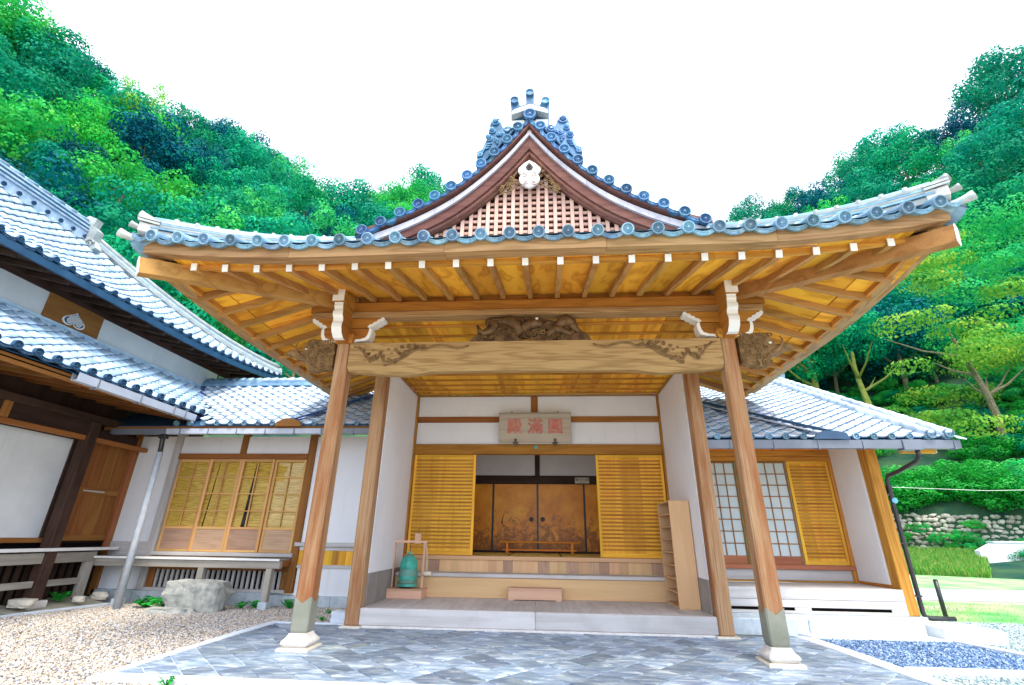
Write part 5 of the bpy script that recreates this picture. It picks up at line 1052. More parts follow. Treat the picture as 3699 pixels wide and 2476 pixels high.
for z0, z1 in ((1.13, 1.235), (2.02, 2.13), (3.042, 3.098)): bx("rail", BROWN['Y'], door, HX-0.02, HX+0.014, 2.259, 3.311, z0, z1, 0.004)
bx("latch", GREY['Y'], door, HX+0.0145, HX+0.028, 2.45, 2.95, 2.06, 2.09, 0.003)
yb("corner_jamb", REDW['Z'], HX-0.02, HX+0.07, 3.362, 3.385, 1.0, 3.30)
yb("veranda_post", DARKW['Z'], -9.07, -8.87, 1.86, 2.07, 0.15, 3.36, 0.012); yb("footing_stone", STONE, -9.13, -8.80, 1.80, 2.14, 0.02, 0.149, 0.02)
yb("eave_beam", DARKW['Y'], -9.06, -8.88, -2.6, 3.40, 3.362, 3.50, 0.012); yb("under_beam", BROWN['Y'], -9.02, -8.92, -2.6, 3.85, 2.99, 3.08, 0.008)
for y in (0.30,): yb("hanging_post", BROWN['Z'], -9.03, -8.91, y-0.06, y+0.06, 3.082, 3.36)
yb("hanging_wall", DARKW['Y'], -9.0, -8.96, -2.6, 1.858, 3.082, 3.36, 0)
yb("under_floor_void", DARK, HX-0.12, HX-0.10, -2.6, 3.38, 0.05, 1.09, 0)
for k in range(34): yb("under_floor_slat", DARKW['Z'], HX-0.06, HX-0.03, -2.5+k*0.17, -2.41+k*0.17, 0.1, 1.0, 0)
EAVEW = woods("dark_eave_wood", (0.16, 0.065, 0.018), (0.075, 0.028, 0.008), lines=6, fig=0.4)
# lower roof
lz = hall_low_z
PT3 = pantile_mesh(0.30, 0.27, 0.03); PT3.materials.append(TILE_L); PT3.materials.append(TILE_LIP)
lfn = lambda c, r: (-7.26-0.196*r, -2.4+0.30*c, 3.70+0.127*r)
def kl(c, r): x, y, z = lfn(c+0.5, r+0.5); return z > 3.42+0.62*(y-2.45)-0.03
roof_tiles(H, lfn, 25, 10, kl, PT3)
LD = apron_mesh("hall_apron_tile", 0.30, 0.05, 0.05, 0.15); LD.materials.append(NAVYM)
for c in range(18):
    y = -2.4+0.30*c; link("eave_disc", HALL_DISC, None, H, Matrix.Translation((-7.22, y+0.258, 3.745)) @ Matrix.Rotation(math.pi/2, 4, 'Z'))
    if y < 2.4: link("drooping_eave_tile", LD, None, H, Matrix.Translation((-7.23, y+0.11, 3.735)) @ Matrix.Rotation(math.pi/2, 4, 'Z'))
m2 = MB().slab([(-7.30, -2.4, 3.64), (-7.30, 2.85, 3.64), (-9.2, 4.88, 4.86), (-9.2, -2.4, 4.86)], 0.015); part("roof_deck", m2, NAVYM, H)
for k in range(16):
    ya = -2.6+k*0.36; m2 = MB().slab([(-7.36, ya+.001, 3.57), (-7.36, ya+.359, 3.57), (-9.1, ya+.359, 3.86), (-9.1, ya+.001, 3.86)], 0.02)
    if ya < 2.6: part("soffit_board", m2, EAVEW['X'], H)
for k in range(11):
    y = -2.4+k*0.48; m2 = MB(); beam_between(m2, (-7.42, y, 3.535), (-9.0, y, 3.80), 0.07, 0.08); part("rafter", m2, EAVEW['X'], H, fix=False)
yb("fascia", BROWN['Y'], -7.42, -7.36, -2.6, 2.55, 3.52, 3.64)
part("gutter", MB().sweep([(-7.34, -0.25, 3.53), (-7.34, 2.50, 3.50)], GU2, lambda i: (1, 0, 0)), GUTTERW, H)
for y in (0.12, 1.02, 1.86, 2.18): yb("gutter_strap", GUTTER, -7.345, -7.205, y-0.01, y+0.01, 3.49, 3.665, 0)
for h, w in ((0.0, 0.20), (0.07, 0.17), (0.14, 0.14)): yb("ridge_course", TILE_L, HX+0.005, HX+w, -2.4, 4.7, 4.80+h, 4.855+h)
# upper wall band
yb("band_beam", DARKW['Y'], HX-0.02, HX+0.035, -2.4, 5.6, 4.925, 4.985, 0); yb("band_head", DARKW['Y'], HX-0.02, HX+0.05, -2.4, 6.2, 5.525, 5.86, 0)
for a, b in ((-2.4, -1.30), (-1.29, 0.418), (1.585, 3.10), (3.104, 5.4)): yb("band_panel", GREYPL, HX-0.03, HX, a, b, 4.986, 5.524, 0)
cb = yb("crest_board", BROWN['Y'], HX-0.01, HX+0.04, 0.42, 1.583, 4.90, 5.56, 0.006)
def heart(s, cy=1.0, cz=5.215):
    pts = []
    for t in linsp(0, 2*math.pi, 41)[:-1]:
        a = 16*math.sin(t)**3; b = 13*math.cos(t)-5*math.cos(2*t)-2*math.cos(3*t)-math.cos(4*t); pts.append((cy+s*a/16*0.235, cz-s*(b+2.5)/14.5*0.155))
    return pts
part("crest_rim", MB().prism(heart(1.0), 'X', HX+0.041, HX+0.056), WHITE, cb); part("crest_ground", MB().prism(heart(0.86), 'X', HX+0.0565, HX+0.062), NAVYM, cb)
hp = heart(0.76); inside = lambda y, z: sum(((p[1] > z) != (q[1] > z)) and (y < (q[0]-p[0])*(z-p[1])/(q[1]-p[1])+p[0]) for p, q in zip(hp, hp[1:]+hp[:1])) % 2 == 1
mb = MB()
for i in range(-9, 10):
    for j in range(-6, 7):
        y, z = 1.0+i*0.031+(0.015 if j % 2 else 0), 5.215+j*0.027
        if inside(y, z): mb.box(HX+0.0622, HX+0.069, y-0.0115, y+0.0115, z-0.0095, z+0.0095)
part("crest_pattern", mb, WHITE, cb, fix=False)
# upper roof
UE = -8.15
uz = lambda x, y=0: 5.60+0.60*(UE-x)+0.075*(UE-x)**2+0.35*max(0, (y-2.5)/4.4)**2*max(0, 1-(UE-x)/3.0)
ufn = lambda c, r: (UE-0.205*r, -2.6+0.30*c, uz(UE-0.205*r, -2.6+0.30*c))
hip_y = lambda x: 6.9-(UE-x)*1.66
PT4 = pantile_mesh(0.30, 0.27, 0.03); PT4.materials.append(TILE_L); PT4.materials.append(TILE_LIP)
roof_tiles(H, ufn, 32, 14, lambda c, r: ufn(c+0.5, r+0.5)[1] < hip_y(ufn(c, r+0.5)[0])-0.05, PT4)
for c in range(31):
    x, y, z = ufn(c+0.86, 0); link("eave_disc", HALL_DISC, None, H, Matrix.Translation((x+0.035, y, z+0.02)) @ Matrix.Rotation(math.pi/2, 4, 'Z') @ Matrix.Scale(0.8, 4)); link("drooping_eave_tile", LD, None, H, Matrix.Translation((x+0.03, y-0.15, z+0.015)) @ Matrix.Rotation(math.pi/2, 4, 'Z'))
mb = MB().grid(lambda u, v: (lambda x, y: (x, y, uz(x, y)-0.06))(UE-3.0*v, -2.6+(hip_y(UE-3.0*v)+2.6)*u), 20, 8); part("roof_deck", mb, NAVYM, H)
for k in range(27):
    ya = -2.6+k*0.35; m2 = MB().slab([(UE-0.06, ya+.001, uz(UE, ya)-0.14), (UE-0.06, ya+.349, uz(UE, ya+.35)-0.14), (HX+0.02, ya+.349, 5.72), (HX+0.02, ya+.001, 5.72)], 0.02); part("soffit_board", m2, DARKW['X'], H)
for k in range(20):
    y = -2.4+k*0.46; m2 = MB(); beam_between(m2, (UE-0.12, y, uz(UE, y)-0.18), (HX, y, 5.66), 0.07, 0.08); part("rafter", m2, DARKW['X'], H, fix=False)
part("fascia", MB().sweep([(UE-0.02, y, uz(UE, y)-0.19) for y in linsp(-2.6, 6.85, 20)], [(0, 0), (0.05, 0), (0.05, 0.13), (0, 0.13)], lambda i: (1, 0, 0)), NAVYM, H)
hp_ = [(x, hip_y(x), uz(x, hip_y(x))) for x in linsp(UE-0.1, -11.0, 14)]
for h0, h1, w in ((0.0, 0.08, 0.13), (0.09, 0.14, 0.12), (0.15, 0.20, 0.11)): part("hip_ridge_course", MB().sweep([(x, y, z) for x, y, z in hp_], [(-w, h0), (w, h0), (w, h1), (-w, h1)], lambda i: (0.86, 0.51, 0)), TILE_P if h0 != 0.09 else TILE_L, H)
part("hip_ridge_cap", MB().tube([(x, y, z+0.24) for x, y, z in hp_], 0.075, 8), TILE_P, H, True)
yb("ridge_wall", TILE_L, -11.12, -10.88, -2.6, 2.0, 7.80, 8.06)
for k in range(5): yb("ridge_course", NAVYM if k % 2 else TILE_L, -11.16+0.01*k, -10.84-0.01*k, -2.6, 1.95, 8.06+0.052*k, 8.107+0.052*k, 0.004)
for k in range(15):
    y = -2.4+k*0.31; part("ridge_cap", MB().tube([(-11.0, y, 8.36), (-11.0, y+0.30, 8.37)], [0.07, 0.078], 8), TILE, H, True); link("ridge_disc", HALL_DISC, None, H, Matrix.Translation((-10.86, y, 7.93)) @ Matrix.Rotation(math.pi/2, 4, 'Z') @ Matrix.Scale(0.75, 4))
orn = part("ridge_ornament", MB().prism([(-11.3, 7.75), (-11.34, 8.1), (-11.2, 8.2), (-11.24, 8.42), (-11.0, 8.55), (-10.76, 8.45), (-10.8, 8.25), (-10.62, 8.1), (-10.66, 7.85), (-10.5, 7.6), (-10.7, 7.5)], 'Y', 1.96, 2.14), TILE_P, H)
part("ornament_scroll", MB().spiral((-10.72, 7.72), 0.13, 1.6, 1, 0.03, 1.95, 0).spiral((-11.15, 8.1), 0.12, 1.6, -1, 0.03, 1.95, 0), TILE_P, orn, True)
# back wall of the hall so that the roofs stand on something
yb("inner_wall", DARKW['Z'], HX-0.2, HX-0.11, -2.6, 5.6, 0.0, 5.6, 0)

# ------------------------------------------------------------------ verandas
V1 = thing("narrow_veranda", (-8.95, 1.0, 0.1), "long weathered veranda with a white front edge along the dark hall, behind the dark post", "veranda", "verandas")
bx("deck_board", VER['Y'], V1, -9.19, -9.06, -2.6, 3.37, 0.965, 1.005); bx("deck_board", VER['Y'], V1, -9.056, -8.90, -2.6, 1.855, 0.965, 1.005); bx("deck_board", VER['Y'], V1, -9.056, -8.90, 2.075, 3.37, 0.965, 1.005); bx("white_edge", WHITE, V1, -8.866, -8.84, -2.6, 3.38, 0.955, 1.012); bx("edge_beam", VER['Y'], V1, -9.0, -8.90, -2.6, 1.855, 0.75, 0.93); bx("edge_beam", VER['Y'], V1, -9.0, -8.90, 2.075, 2.95, 0.75, 0.93)
bx("rail", VER['Y'], V1, -8.98, -8.92, -2.6, 1.85, 0.36, 0.47); bx("rail", VER['Y'], V1, -8.98, -8.92, 2.08, 2.75, 0.36, 0.47); bx("leg", VER['Z'], V1, -9.0, -8.87, 2.76, 2.90, 0.10, 0.75); bx("leg", VER['Z'], V1, -9.0, -8.87, -1.2, -1.06, 0.10, 0.75)
V2 = thing("low_veranda", (-7.0, 3.1, 0.0), "weathered bench-like veranda with a white front edge below the reed-blind window", "veranda", "verandas")
for k in range(3): bx("deck_board", VER['X'], V2, -9.05, -5.05, 2.93+k*0.15, 3.077+k*0.15, 0.815, 0.848, 0.003)
bx("white_edge", WHITE, V2, -9.07, -5.03, 2.895, 2.928, 0.812, 0.852); bx("edge_beam", VER['X'], V2, -9.03, -5.02, 2.94, 3.04, 0.672, 0.812); bx("end_board", BROWN['Y'], V2, -5.12, -5.04, 3.042, 3.38, 0.70, 0.813)
for x in (-8.2, -6.62, -5.22):
    l = bx("leg", VER['Z'], V2, x-0.06, x+0.06, 2.93, 3.05, 0.10, 0.67); bx("foot_stone", GRANITE, l, x-0.085, x+0.085, 2.905, 3.075, -0.05, 0.099, 0.01)
# ================================================================== LOOSE THINGS
# ---- bronze bell in its stand
BS = thing("bell_stand", (-2.40, 2.78, 0.257), "reddish wooden bell stand on a box base, at the left end of the porch floor", "stand")
bx("base_box", BOXW['X'], BS, -2.75, -2.06, 2.51, 3.05, 0.258, 0.395, 0.006); bx("base_lid", BOXW['X'], BS, -2.765, -2.045, 2.495, 3.065, 0.396, 0.412, 0.004)
for x in (-2.70, -2.12): bx("upright", REDW['Z'] if False else BOXW['Z'], BS, x-0.022, x+0.022, 2.735, 2.78, 0.4125, 1.185, 0.004)
bx("crossbar", BOXW['X'], BS, -2.745, -2.075, 2.73, 2.785, 1.186, 1.225, 0.005)
part("hook", MB().tube([(-2.40, 2.757, 1.185), (-2.40, 2.757, 1.08), (-2.395, 2.757, 1.05), (-2.41, 2.757, 1.03), (-2.42, 2.757, 1.05)], 0.006, 6), IRON, BS, True)
BELL = thing("bronze_bell", (-2.40, 2.757, 0.42), "small green verdigris bronze bell hanging in the wooden stand", "bell")
prof = [(0.135, 0.445), (0.178, 0.445), (0.182, 0.455), (0.178, 0.475), (0.172, 0.485), (0.168, 0.56), (0.172, 0.568), (0.172, 0.578), (0.166, 0.582), (0.166, 0.592), (0.171, 0.596), (0.171, 0.606), (0.165, 0.612), (0.160, 0.735), (0.165, 0.742), (0.165, 0.752), (0.158, 0.757), (0.152, 0.85), (0.135, 0.905), (0.10, 0.945), (0.055, 0.965), (0.02, 0.972)]
smooth_angle(part("bell_body", MB().lathe([(r, z) for r, z in prof], 28, (-2.40, 2.757, 0)), PATINA, BELL), 50)
smooth_angle(part("body_band", MB().lathe([(0.169, 0.614), (0.1625, 0.733)], 28, (-2.40, 2.757, 0)), PATDARK, BELL), 50); part("body_band", MB().lathe([(0.1745, 0.487), (0.170, 0.558)], 28, (-2.40, 2.757, 0)), PATDARK, BELL, True)
kn = MB().ball((0, 0, 0), 0.0115, (1, 1, 1), 6, 4).mesh("boss"); kn.materials.append(PATINA)
for row in range(4):
    z = 0.775+row*0.028; r = 0.158-row*0.0035
    for k in range(22):
        if k % 6 == 5: continue
        a = 2*math.pi*k/22+0.1; link("boss", kn, None, BELL, Matrix.Translation((-2.40+r*math.cos(a), 2.757+r*math.sin(a), z)))
part("hanging_loop", MB().tube([(-2.44, 2.757, 0.965), (-2.435, 2.757, 1.0), (-2.40, 2.757, 1.035), (-2.365, 2.757, 1.0), (-2.36, 2.757, 0.965)], 0.016, 8), PATINA, BELL, True)
part("striking_seat", MB().lathe([(0.03, 0.0), (0.028, -0.008), (0.01, -0.01)], 10, (-2.42, 2.588, 0.585), 'Y'), PATINA, BELL)
ML = thing("bell_mallet", (-2.06, 2.70, 0.6), "small pale mallet hanging from a cord on the bell stand", "mallet")
part("mallet_head", MB().lathe([(0.03, -0.07), (0.04, -0.055), (0.04, 0.055), (0.03, 0.07)], 12, (-2.02, 2.70, 0.66), 'X'), ROPE, ML, True); part("handle", MB().tube([(-2.035, 2.70, 0.69), (-2.05, 2.70, 0.95), (-2.07, 2.71, 1.14)], [0.011, 0.010, 0.008], 8), ROPE, ML, True); part("cord", MB().tube([(-2.07, 2.71, 1.13), (-2.085, 2.725, 1.17), (-2.10, 2.745, 1.20)], 0.005, 5), ROPE, ML, True)
TG = thing("wooden_tag", (-2.37, 3.40, 1.2), "little wooden tag hanging on the slatted door above the bell", "tag")
bx("plate", BOXW['Z'], TG, -2.50, -2.37, 3.405, 3.418, 1.16, 1.36, 0.004); part("string", MB().tube([(-2.435, 3.41, 1.36), (-2.435, 3.42, 1.47)], 0.004, 5), IRON, TG)

# ---- shoe rack
RK = thing("shoe_rack", (2.54, 2.55, 0.257), "tall pale wooden shoe rack against the right wall of the porch", "rack")
bx("end_panel", RACK['Z'], RK, 2.345, 2.69, 1.965, 2.005, 0.258, 1.945, 0.005); bx("end_panel", RACK['Z'], RK, 2.345, 2.69, 3.14, 3.17, 0.258, 1.945, 0.005) if False else None
bx("end_panel", RACK['Z'], RK, 2.345, 2.69, 2.86, 2.895, 0.258, 1.945, 0.005); bx("back_panel", RACK['Z'], RK, 2.672, 2.689, 2.006, 2.859, 0.26, 1.94, 0)
for k in range(9): z = 0.285+k*0.2055; bx("shelf", RACK['Y'], RK, 2.35, 2.671, 2.006, 2.859, z-0.009, z+0.009, 0.002)
bx("kick_board", RACK['Y'], RK, 2.36, 2.375, 2.006, 2.859, 0.258, 0.2755, 0)
# ---- step box
SB = thing("step_box", (-0.02, 2.8, 0.257), "low pinkish wooden step box in the middle of the porch floor", "step")
bx("lid", BOXW['X'], SB, -0.515, 0.475, 2.645, 2.935 if False else 2.92, 0.425, 0.458, 0.006)
part("front_board", MB().prism([(-0.50, 0.258), (-0.40, 0.258), (-0.39, 0.272), (0.35, 0.272), (0.36, 0.258), (0.46, 0.258), (0.46, 0.424), (-0.50, 0.424)], 'Y', 2.66, 2.68), BOXW['X'], SB); bx("end_board", BOXW['Y'], SB, -0.50, -0.48, 2.681, 2.91, 0.258, 0.424, 0.003); bx("end_board", BOXW['Y'], SB, 0.44, 0.46, 2.681, 2.91, 0.258, 0.424, 0.003)
# ---- name plaque over the entrance
NP = thing("name_plaque", (0.0, 3.3, 3.19), "weathered wooden name board with three red characters above the entrance", "sign")
th = math.radians(9)
def tilt(mb): return [(x, 3.36-(z-3.19)*math.sin(th)+(y-3.36)*math.cos(th), 3.19+(z-3.19)*math.cos(th)+(y-3.36)*math.sin(th)) for x, y, z in mb.v]
def tp(name, mb, mat, parent): mb.v = tilt(mb); return part(name, mb, mat, parent)
brd = tp("board", MB().box(-0.80, 0.76, 3.30, 3.345, 3.21, 3.835, 0.012), PLAQUE['X'], NP); tp("bottom_cleat", MB().box(-0.77, 0.74, 3.315, 3.36, 3.175, 3.209, 0.004), PLAQUE['X'], NP)
tp("top_lip", MB().box(-0.81, 0.77, 3.28, 3.35, 3.836, 3.85, 0.004), PLAQUE['X'], NP)
for x in (-0.44, 0.41): tp("iron_bracket", MB().prism([(x-0.025, 3.29), (x+0.025, 3.29), (x+0.025, 3.215), (x+0.07, 3.215), (x, 3.13), (x-0.07, 3.215), (x-0.025, 3.215)], 'Y', 3.275, 3.298), IRON, NP)
for x in (-0.52, 0.48): tp("hanger_stud", MB().ball((x, 3.31, 3.86), 0.018), IRON, NP)
def text_mesh(txt, size, outline=0.0, extr=0.0):
    cu = bpy.data.curves.new("txt", 'FONT'); cu.body = txt; cu.size = size; cu.align_x = 'CENTER'; cu.align_y = 'CENTER'; cu.extrude = extr; cu.resolution_u = 3
    if outline: cu.fill_mode = 'NONE'; cu.bevel_depth = outline; cu.bevel_resolution = 1
    o = bpy.data.objects.new("txt", cu); COL.objects.link(o); dg = bpy.context.evaluated_depsgraph_get(); dg.update()
    me = bpy.data.meshes.new_from_object(o.evaluated_get(dg)); bpy.data.objects.remove(o); me.materials.clear(); return me
for ch, x in (("\u6bbf", -0.46), ("\u6eff", -0.01), ("\u5713", 0.42)):
    me = text_mesh(ch, 0.34, 0.008); o = link("character", me, RED, brd, Matrix.Translation((x, 3.24, 3.52)) @ Matrix.Rotation(math.pi/2+th, 4, 'X'))
# ---- room sign and low barrier inside
RS_ = thing("room_sign", (0.98, 3.36, 2.39), "small cream sign with black characters hanging at the top of the doorway", "sign")
# the sign is fixed to the dark inner lintel
bx("card", CARD, RS_, 0.95, 1.315, 5.945, 5.958, 2.63, 2.775, 0.002)
link("lettering", text_mesh("\u7345\u5b50\u306e\u9593", 0.088, 0, 0.002), INK, RS_, Matrix.Translation((1.132, 5.943, 2.712)) @ Matrix.Rotation(math.pi/2, 4, 'X'))
bx("small_line", INK, RS_, 1.04, 1.225, 5.9425, 5.9445, 2.648, 2.654, 0)
RS_.location = (1.13, 5.95, 2.63); PINV[RS_.name] = Matrix.Translation(-RS_.location)
for c in RS_.children: c.matrix_parent_inverse = PINV[RS_.name]
BR = thing("barrier_rail", (0.02, 5.5, 0.956), "low orange varnished barrier rail on the tatami before the painted panels", "rail")
bx("top_rail", LACQ['X'], BR, -0.95, 0.99, 5.45, 5.53, 1.185, 1.225, 0.012)
for x in (-0.76, 0.80): bx("post", LACQ['Z'], BR, x-0.03, x+0.03, 5.46, 5.52, 0.995, 1.184, 0.006); bx("foot", LACQ['Y'], BR, x-0.04, x+0.04, 5.36, 5.62, 0.958, 0.994, 0.008)
bx("stretcher", LACQ['X'], BR, -0.87, 0.91, 5.475, 5.505, 1.0 if False else 1.01, 1.045, 0.005)

# ---- boulder and stones
def rock(name, c, s, label, n=2, seed=1, mat=ROCK, flat=0.35):
    r = random.Random(seed); bm = bmesh.new(); bmesh.ops.create_cube(bm, size=2); bmesh.ops.subdivide_edges(bm, edges=bm.edges[:], cuts=4, use_grid_fill=True)
    offs = [Vector((r.uniform(-9, 9), r.uniform(-9, 9), r.uniform(-9, 9))) for _ in range(3)]
    from mathutils import noise as mn
    for v in bm.verts:
        p = v.co.copy(); p = p*(1-flat)+p.normalized()*1.15*flat; d = mn.noise(p*1.1+offs[0])*0.22+mn.noise(p*2.6+offs[1])*0.10+mn.noise(p*6+offs[2])*0.04; p = p*(1+d); v.co = Vector((c[0]+p.x*s[0], c[1]+p.y*s[1], c[2]+p.z*s[2]))
    me = bpy.data.meshes.new(name); bm.to_mesh(me); bm.free(); o = link(name, me, mat); tag(o, label, "rock"); return o
rock("boulder", (-6.35, 2.62, 0.20), (0.53, 0.24, 0.27), "large squared grey boulder on the gravel below the low veranda", seed=4, flat=0.25)
rock("flat_stone", (-6.6, 2.33, -0.01), (0.42, 0.14, 0.06), "flat stone half sunk in gravel at the boulder's foot", seed=9)
rock("rough_stone", (-8.85, 1.70, 0.14), (0.20, 0.11, 0.07), "pale rough stone at the foot of the dark post", seed=12, mat=SLAB, flat=0.6)
rock("small_stone", (-8.62, 2.55, 0.12), (0.09, 0.06, 0.05), "small pale stone between the dark post and the veranda leg", seed=15, mat=SLAB, flat=0.6)
rock("brown_stone", (-8.72, 3.12, 0.12), (0.14, 0.08, 0.07), "brownish stone beside the end leg of the narrow veranda", seed=18, mat=SLAB, flat=0.6)
rock("kicker_stone", (-3.16, 1.66, 0.06), (0.12, 0.10, 0.10), "pale blue stone behind the foot of the left wall post", seed=21, mat=KERB, flat=0.2)
# ---- small weeds
def weed(c, s, n, label, seed):
    r = random.Random(seed); t = thing("weed", c, label, "plant", "weeds along the foundations"); mb = MB(); st = MB()
    for i in range(n):
        a = r.uniform(0, 6.28); q = r.uniform(0.1, 1)*s; h = r.uniform(0.35, 1.0)*s*0.75; p = Vector((c[0]+q*math.cos(a), c[1]+q*math.sin(a)*0.7, c[2]+h)); L = r.uniform(0.25, 0.45)*s; d = Vector((math.cos(a), math.sin(a), r.uniform(-0.5, 0.3))).normalized(); w = d.cross(Vector((0,0,1))).normalized()*L*0.75
        mb._add([p-d*L*0.5, p+w*0.8, p+d*L*0.6+Vector((0,0,-0.1*L)), p-w*0.8], [(0,1,2,3)]); st.tube([(c[0], c[1], c[2]), tuple(p)], 0.004, 4)
    part("leaves", mb, LEAF['weed'], t, fix=False); part("stems", st, LEAF['weed'], t, fix=False)
for i, (x, y, s, n, l) in enumerate(((-7.45, 2.78, 0.26, 60, "broad leafy weed right of the pale drainpipe foot"), (-6.98, 2.60, 0.24, 44, "upright bright weed at the boulder's left end"), (-5.62, 2.92, 0.16, 30, "small weed at the boulder's right end"), (-5.42, 3.05, 0.17, 34, "round weed left of the veranda's end leg"), (-4.78, 3.12, 0.20, 44, "bright weed between the veranda leg and the left post"), (-3.75, 2.6, 0.10, 16, "tiny weed in the gravel behind the left post"), (-3.55, 1.85, 0.10, 16, "tiny weed beside the short kerb behind the left post"), (-3.6, -1.52, 0.11, 18, "little weed in front of the front kerb"), (-9.35, 1.3, 0.24, 40, "dark weed under the narrow veranda at the left edge"), (-8.9, 2.45, 0.22, 40, "low weed under the narrow veranda right of the dark post"), (-8.6, 0.1, 0.14, 24, "low sprouts in the gravel at the left edge"))):
    weed((x, y, gz(y)-0.01 if x > -8.5 else 0.09), s, n, l, 40+i)
# ---- yard on the right
bol = thing("bollard", (8.0, 4.28, -0.03), "thin dark metal post standing in the lawn", "post"); part("shaft", MB().tube([(8.0, 4.28, -0.05), (8.0, 4.28, 0.62)], 0.04, 10), BLACK, bol, True); part("cap", MB().lathe([(0.042, 0), (0.042, 0.012), (0.02, 0.02)], 10, (8.0, 4.28, 0.62)), BLACK, bol)
wl_ = thing("white_wall", (24, 20, 0), "low bright white concrete wall at the far end of the yard", "wall")
part("wall_body", MB().prism([(21.0, -0.1), (21.0, 1.0), (21.8, 1.38), (34.0, 1.5), (34.0, -0.1)], 'Y', 19.6, 19.9), CONC, wl_); part("coping", MB().prism([(21.7, 1.385), (34.0, 1.505), (34.0, 1.56), (21.7, 1.44)], 'Y', 19.55, 19.95), CONC, wl_)
cbl = tag(part("cable", MB().tube([(10.2, 10.2, 3.05), (14, 9.6, 2.86), (18, 9.0, 2.92), (24, 8.2, 3.2)], 0.006, 5), WHITE), "thin white cable strung across the shrubs on the right", "cable")
lamp = part("wall_lamp", MB().box(6.26, 6.40, 2.34, 2.46, 2.10, 2.26, 0.02), BLACK, W2); part("lamp_lens", MB().lathe([(0.05, 0), (0.05, -0.03), (0.02, -0.04)], 12, (6.35, 2.33, 2.0), 'Y'), plain("blue_lens", (0.05, 0.35, 0.6), (0.15, 0.55, 0.8), 4, 0.2, 0.6), lamp)
# ================================================================== TREES
def quads_mesh(name, V, mat, extra=None):
    F = np.arange(len(V)).reshape(-1, 4); me = bpy.data.meshes.new(name); vv = V; nv = len(V); faces = F.size
    me.vertices.add(nv); me.vertices.foreach_set("co", vv.ravel()); me.loops.add(faces); me.loops.foreach_set("vertex_index", F.ravel().astype(np.int32))
    me.polygons.add(len(F)); me.polygons.foreach_set("loop_start", np.arange(0, faces, 4, dtype=np.int32)); me.polygons.foreach_set("loop_total", np.full(len(F), 4, np.int32)); me.update(); me.validate(); me.materials.append(mat); return me
def leaf_cloud(centres, radii, per, size, flat=1.0, up=0.25):
    out = []
    for c, r in zip(centres, radii):
        n = max(8, int(per*(r**2))); d = rng.normal(size=(n, 3)); d[:, 2] += up; d /= np.linalg.norm(d, axis=1)[:, None]
        p = c+d*r*rng.uniform(0.72, 1.06, (n, 1))*np.array([1, 1, flat]); nn = d+rng.normal(size=(n, 3))*0.24; nn /= np.linalg.norm(nn, axis=1)[:, None]
        a = np.cross(nn, rng.normal(size=(n, 3))); a /= np.linalg.norm(a, axis=1)[:, None]; b = np.cross(nn, a); s = size*rng.uniform(0.6, 1.3, (n, 1))
        out.append(np.stack([p-a*s*0.55, p-b*s*0.34, p+a*s*0.55, p+b*s*0.34], 1))
    return np.concatenate(out).reshape(-1, 3)
def crown(name, kind, R=1.0, hgt=1.0, ncl=34, per=2500, size=0.060, seed=0, clr=(0.22, 0.40), layered=False):
    # unit crown (radius 1) centred on the origin; scaled when placed
    cs = []; rs = []
    for i in range(ncl):
        if layered:
            a = rng.uniform(0, 6.28); q = math.sqrt(rng.uniform(0, 1)); z = rng.uniform(-0.9, 1.0); q *= 1-0.45*max(0, z); cs.append((q*math.cos(a), q*math.sin(a), z*hgt)); rs.append(rng.uniform(*clr))
        else:
            d = rng.normal(size=3); d[2] = abs(d[2])*0.9-0.35 if rng.uniform() < 0.8 else d[2]; d /= np.linalg.norm(d); q = rng.uniform(0.45, 1.0); cs.append(tuple(d*q*np.array([1, 1, hgt]))); rs.append(rng.uniform(*clr)*(0.75 if rng.uniform() < 0.4 else 1))
    V = leaf_cloud(np.array(cs), rs, per, size, 0.28 if layered else 0.86); return quads_mesh(name, V, LEAF[kind])
CR = {'evergreen': [crown("crown", 'evergreen', hgt=h, ncl=n) for h, n in ((0.9, 34), (1.05, 38), (0.8, 30))], 'dark': [crown("crown", 'dark', hgt=1.1, ncl=36), crown("crown", 'dark', hgt=0.9, ncl=32)],
      'bright': [crown("crown", 'bright', hgt=0.9, ncl=34), crown("crown", 'bright', hgt=1.0, ncl=30)], 'yellow': [crown("crown", 'yellow', hgt=1.2, ncl=16, clr=(0.2, 0.34))],
      'maple': [crown("crown", 'yellow', hgt=1.15, ncl=44, per=3000, size=0.036, clr=(0.22, 0.42), layered=True), crown("crown", 'bright', hgt=1.1, ncl=44, per=3000, size=0.036, clr=(0.22, 0.42), layered=True)]}
def trunk_mesh(h, r, seed, lean=0.1, mat=BARK, branches=4):
    rr = random.Random(seed); mb = MB(); k = 7; pts = [(lean*h*(t**1.5)+0.03*h*math.sin(5*t+seed), 0.04*h*math.sin(4*t+2*seed), h*t) for t in linsp(0, 1, k)]; mb.tube(pts, [r*(1.25-0.75*t) for t in linsp(0, 1, k)], 7)
    for i in range(branches):
        t = rr.uniform(0.45, 0.95); b = pts[int(t*(k-1))]; a = rr.uniform(0, 6.28); L = h*rr.uniform(0.3, 0.55); mb.tube([b, (b[0]+L*0.5*math.cos(a), b[1]+L*0.5*math.sin(a), b[2]+L*0.25), (b[0]+L*math.cos(a), b[1]+L*math.sin(a), b[2]+L*0.65)], [r*0.5, r*0.33, r*0.1], 5)
    me = mb.mesh("trunk"); me.materials.append(mat); return me
TRK = [trunk_mesh(5.0, 0.22, s) for s in (1, 2, 3)]
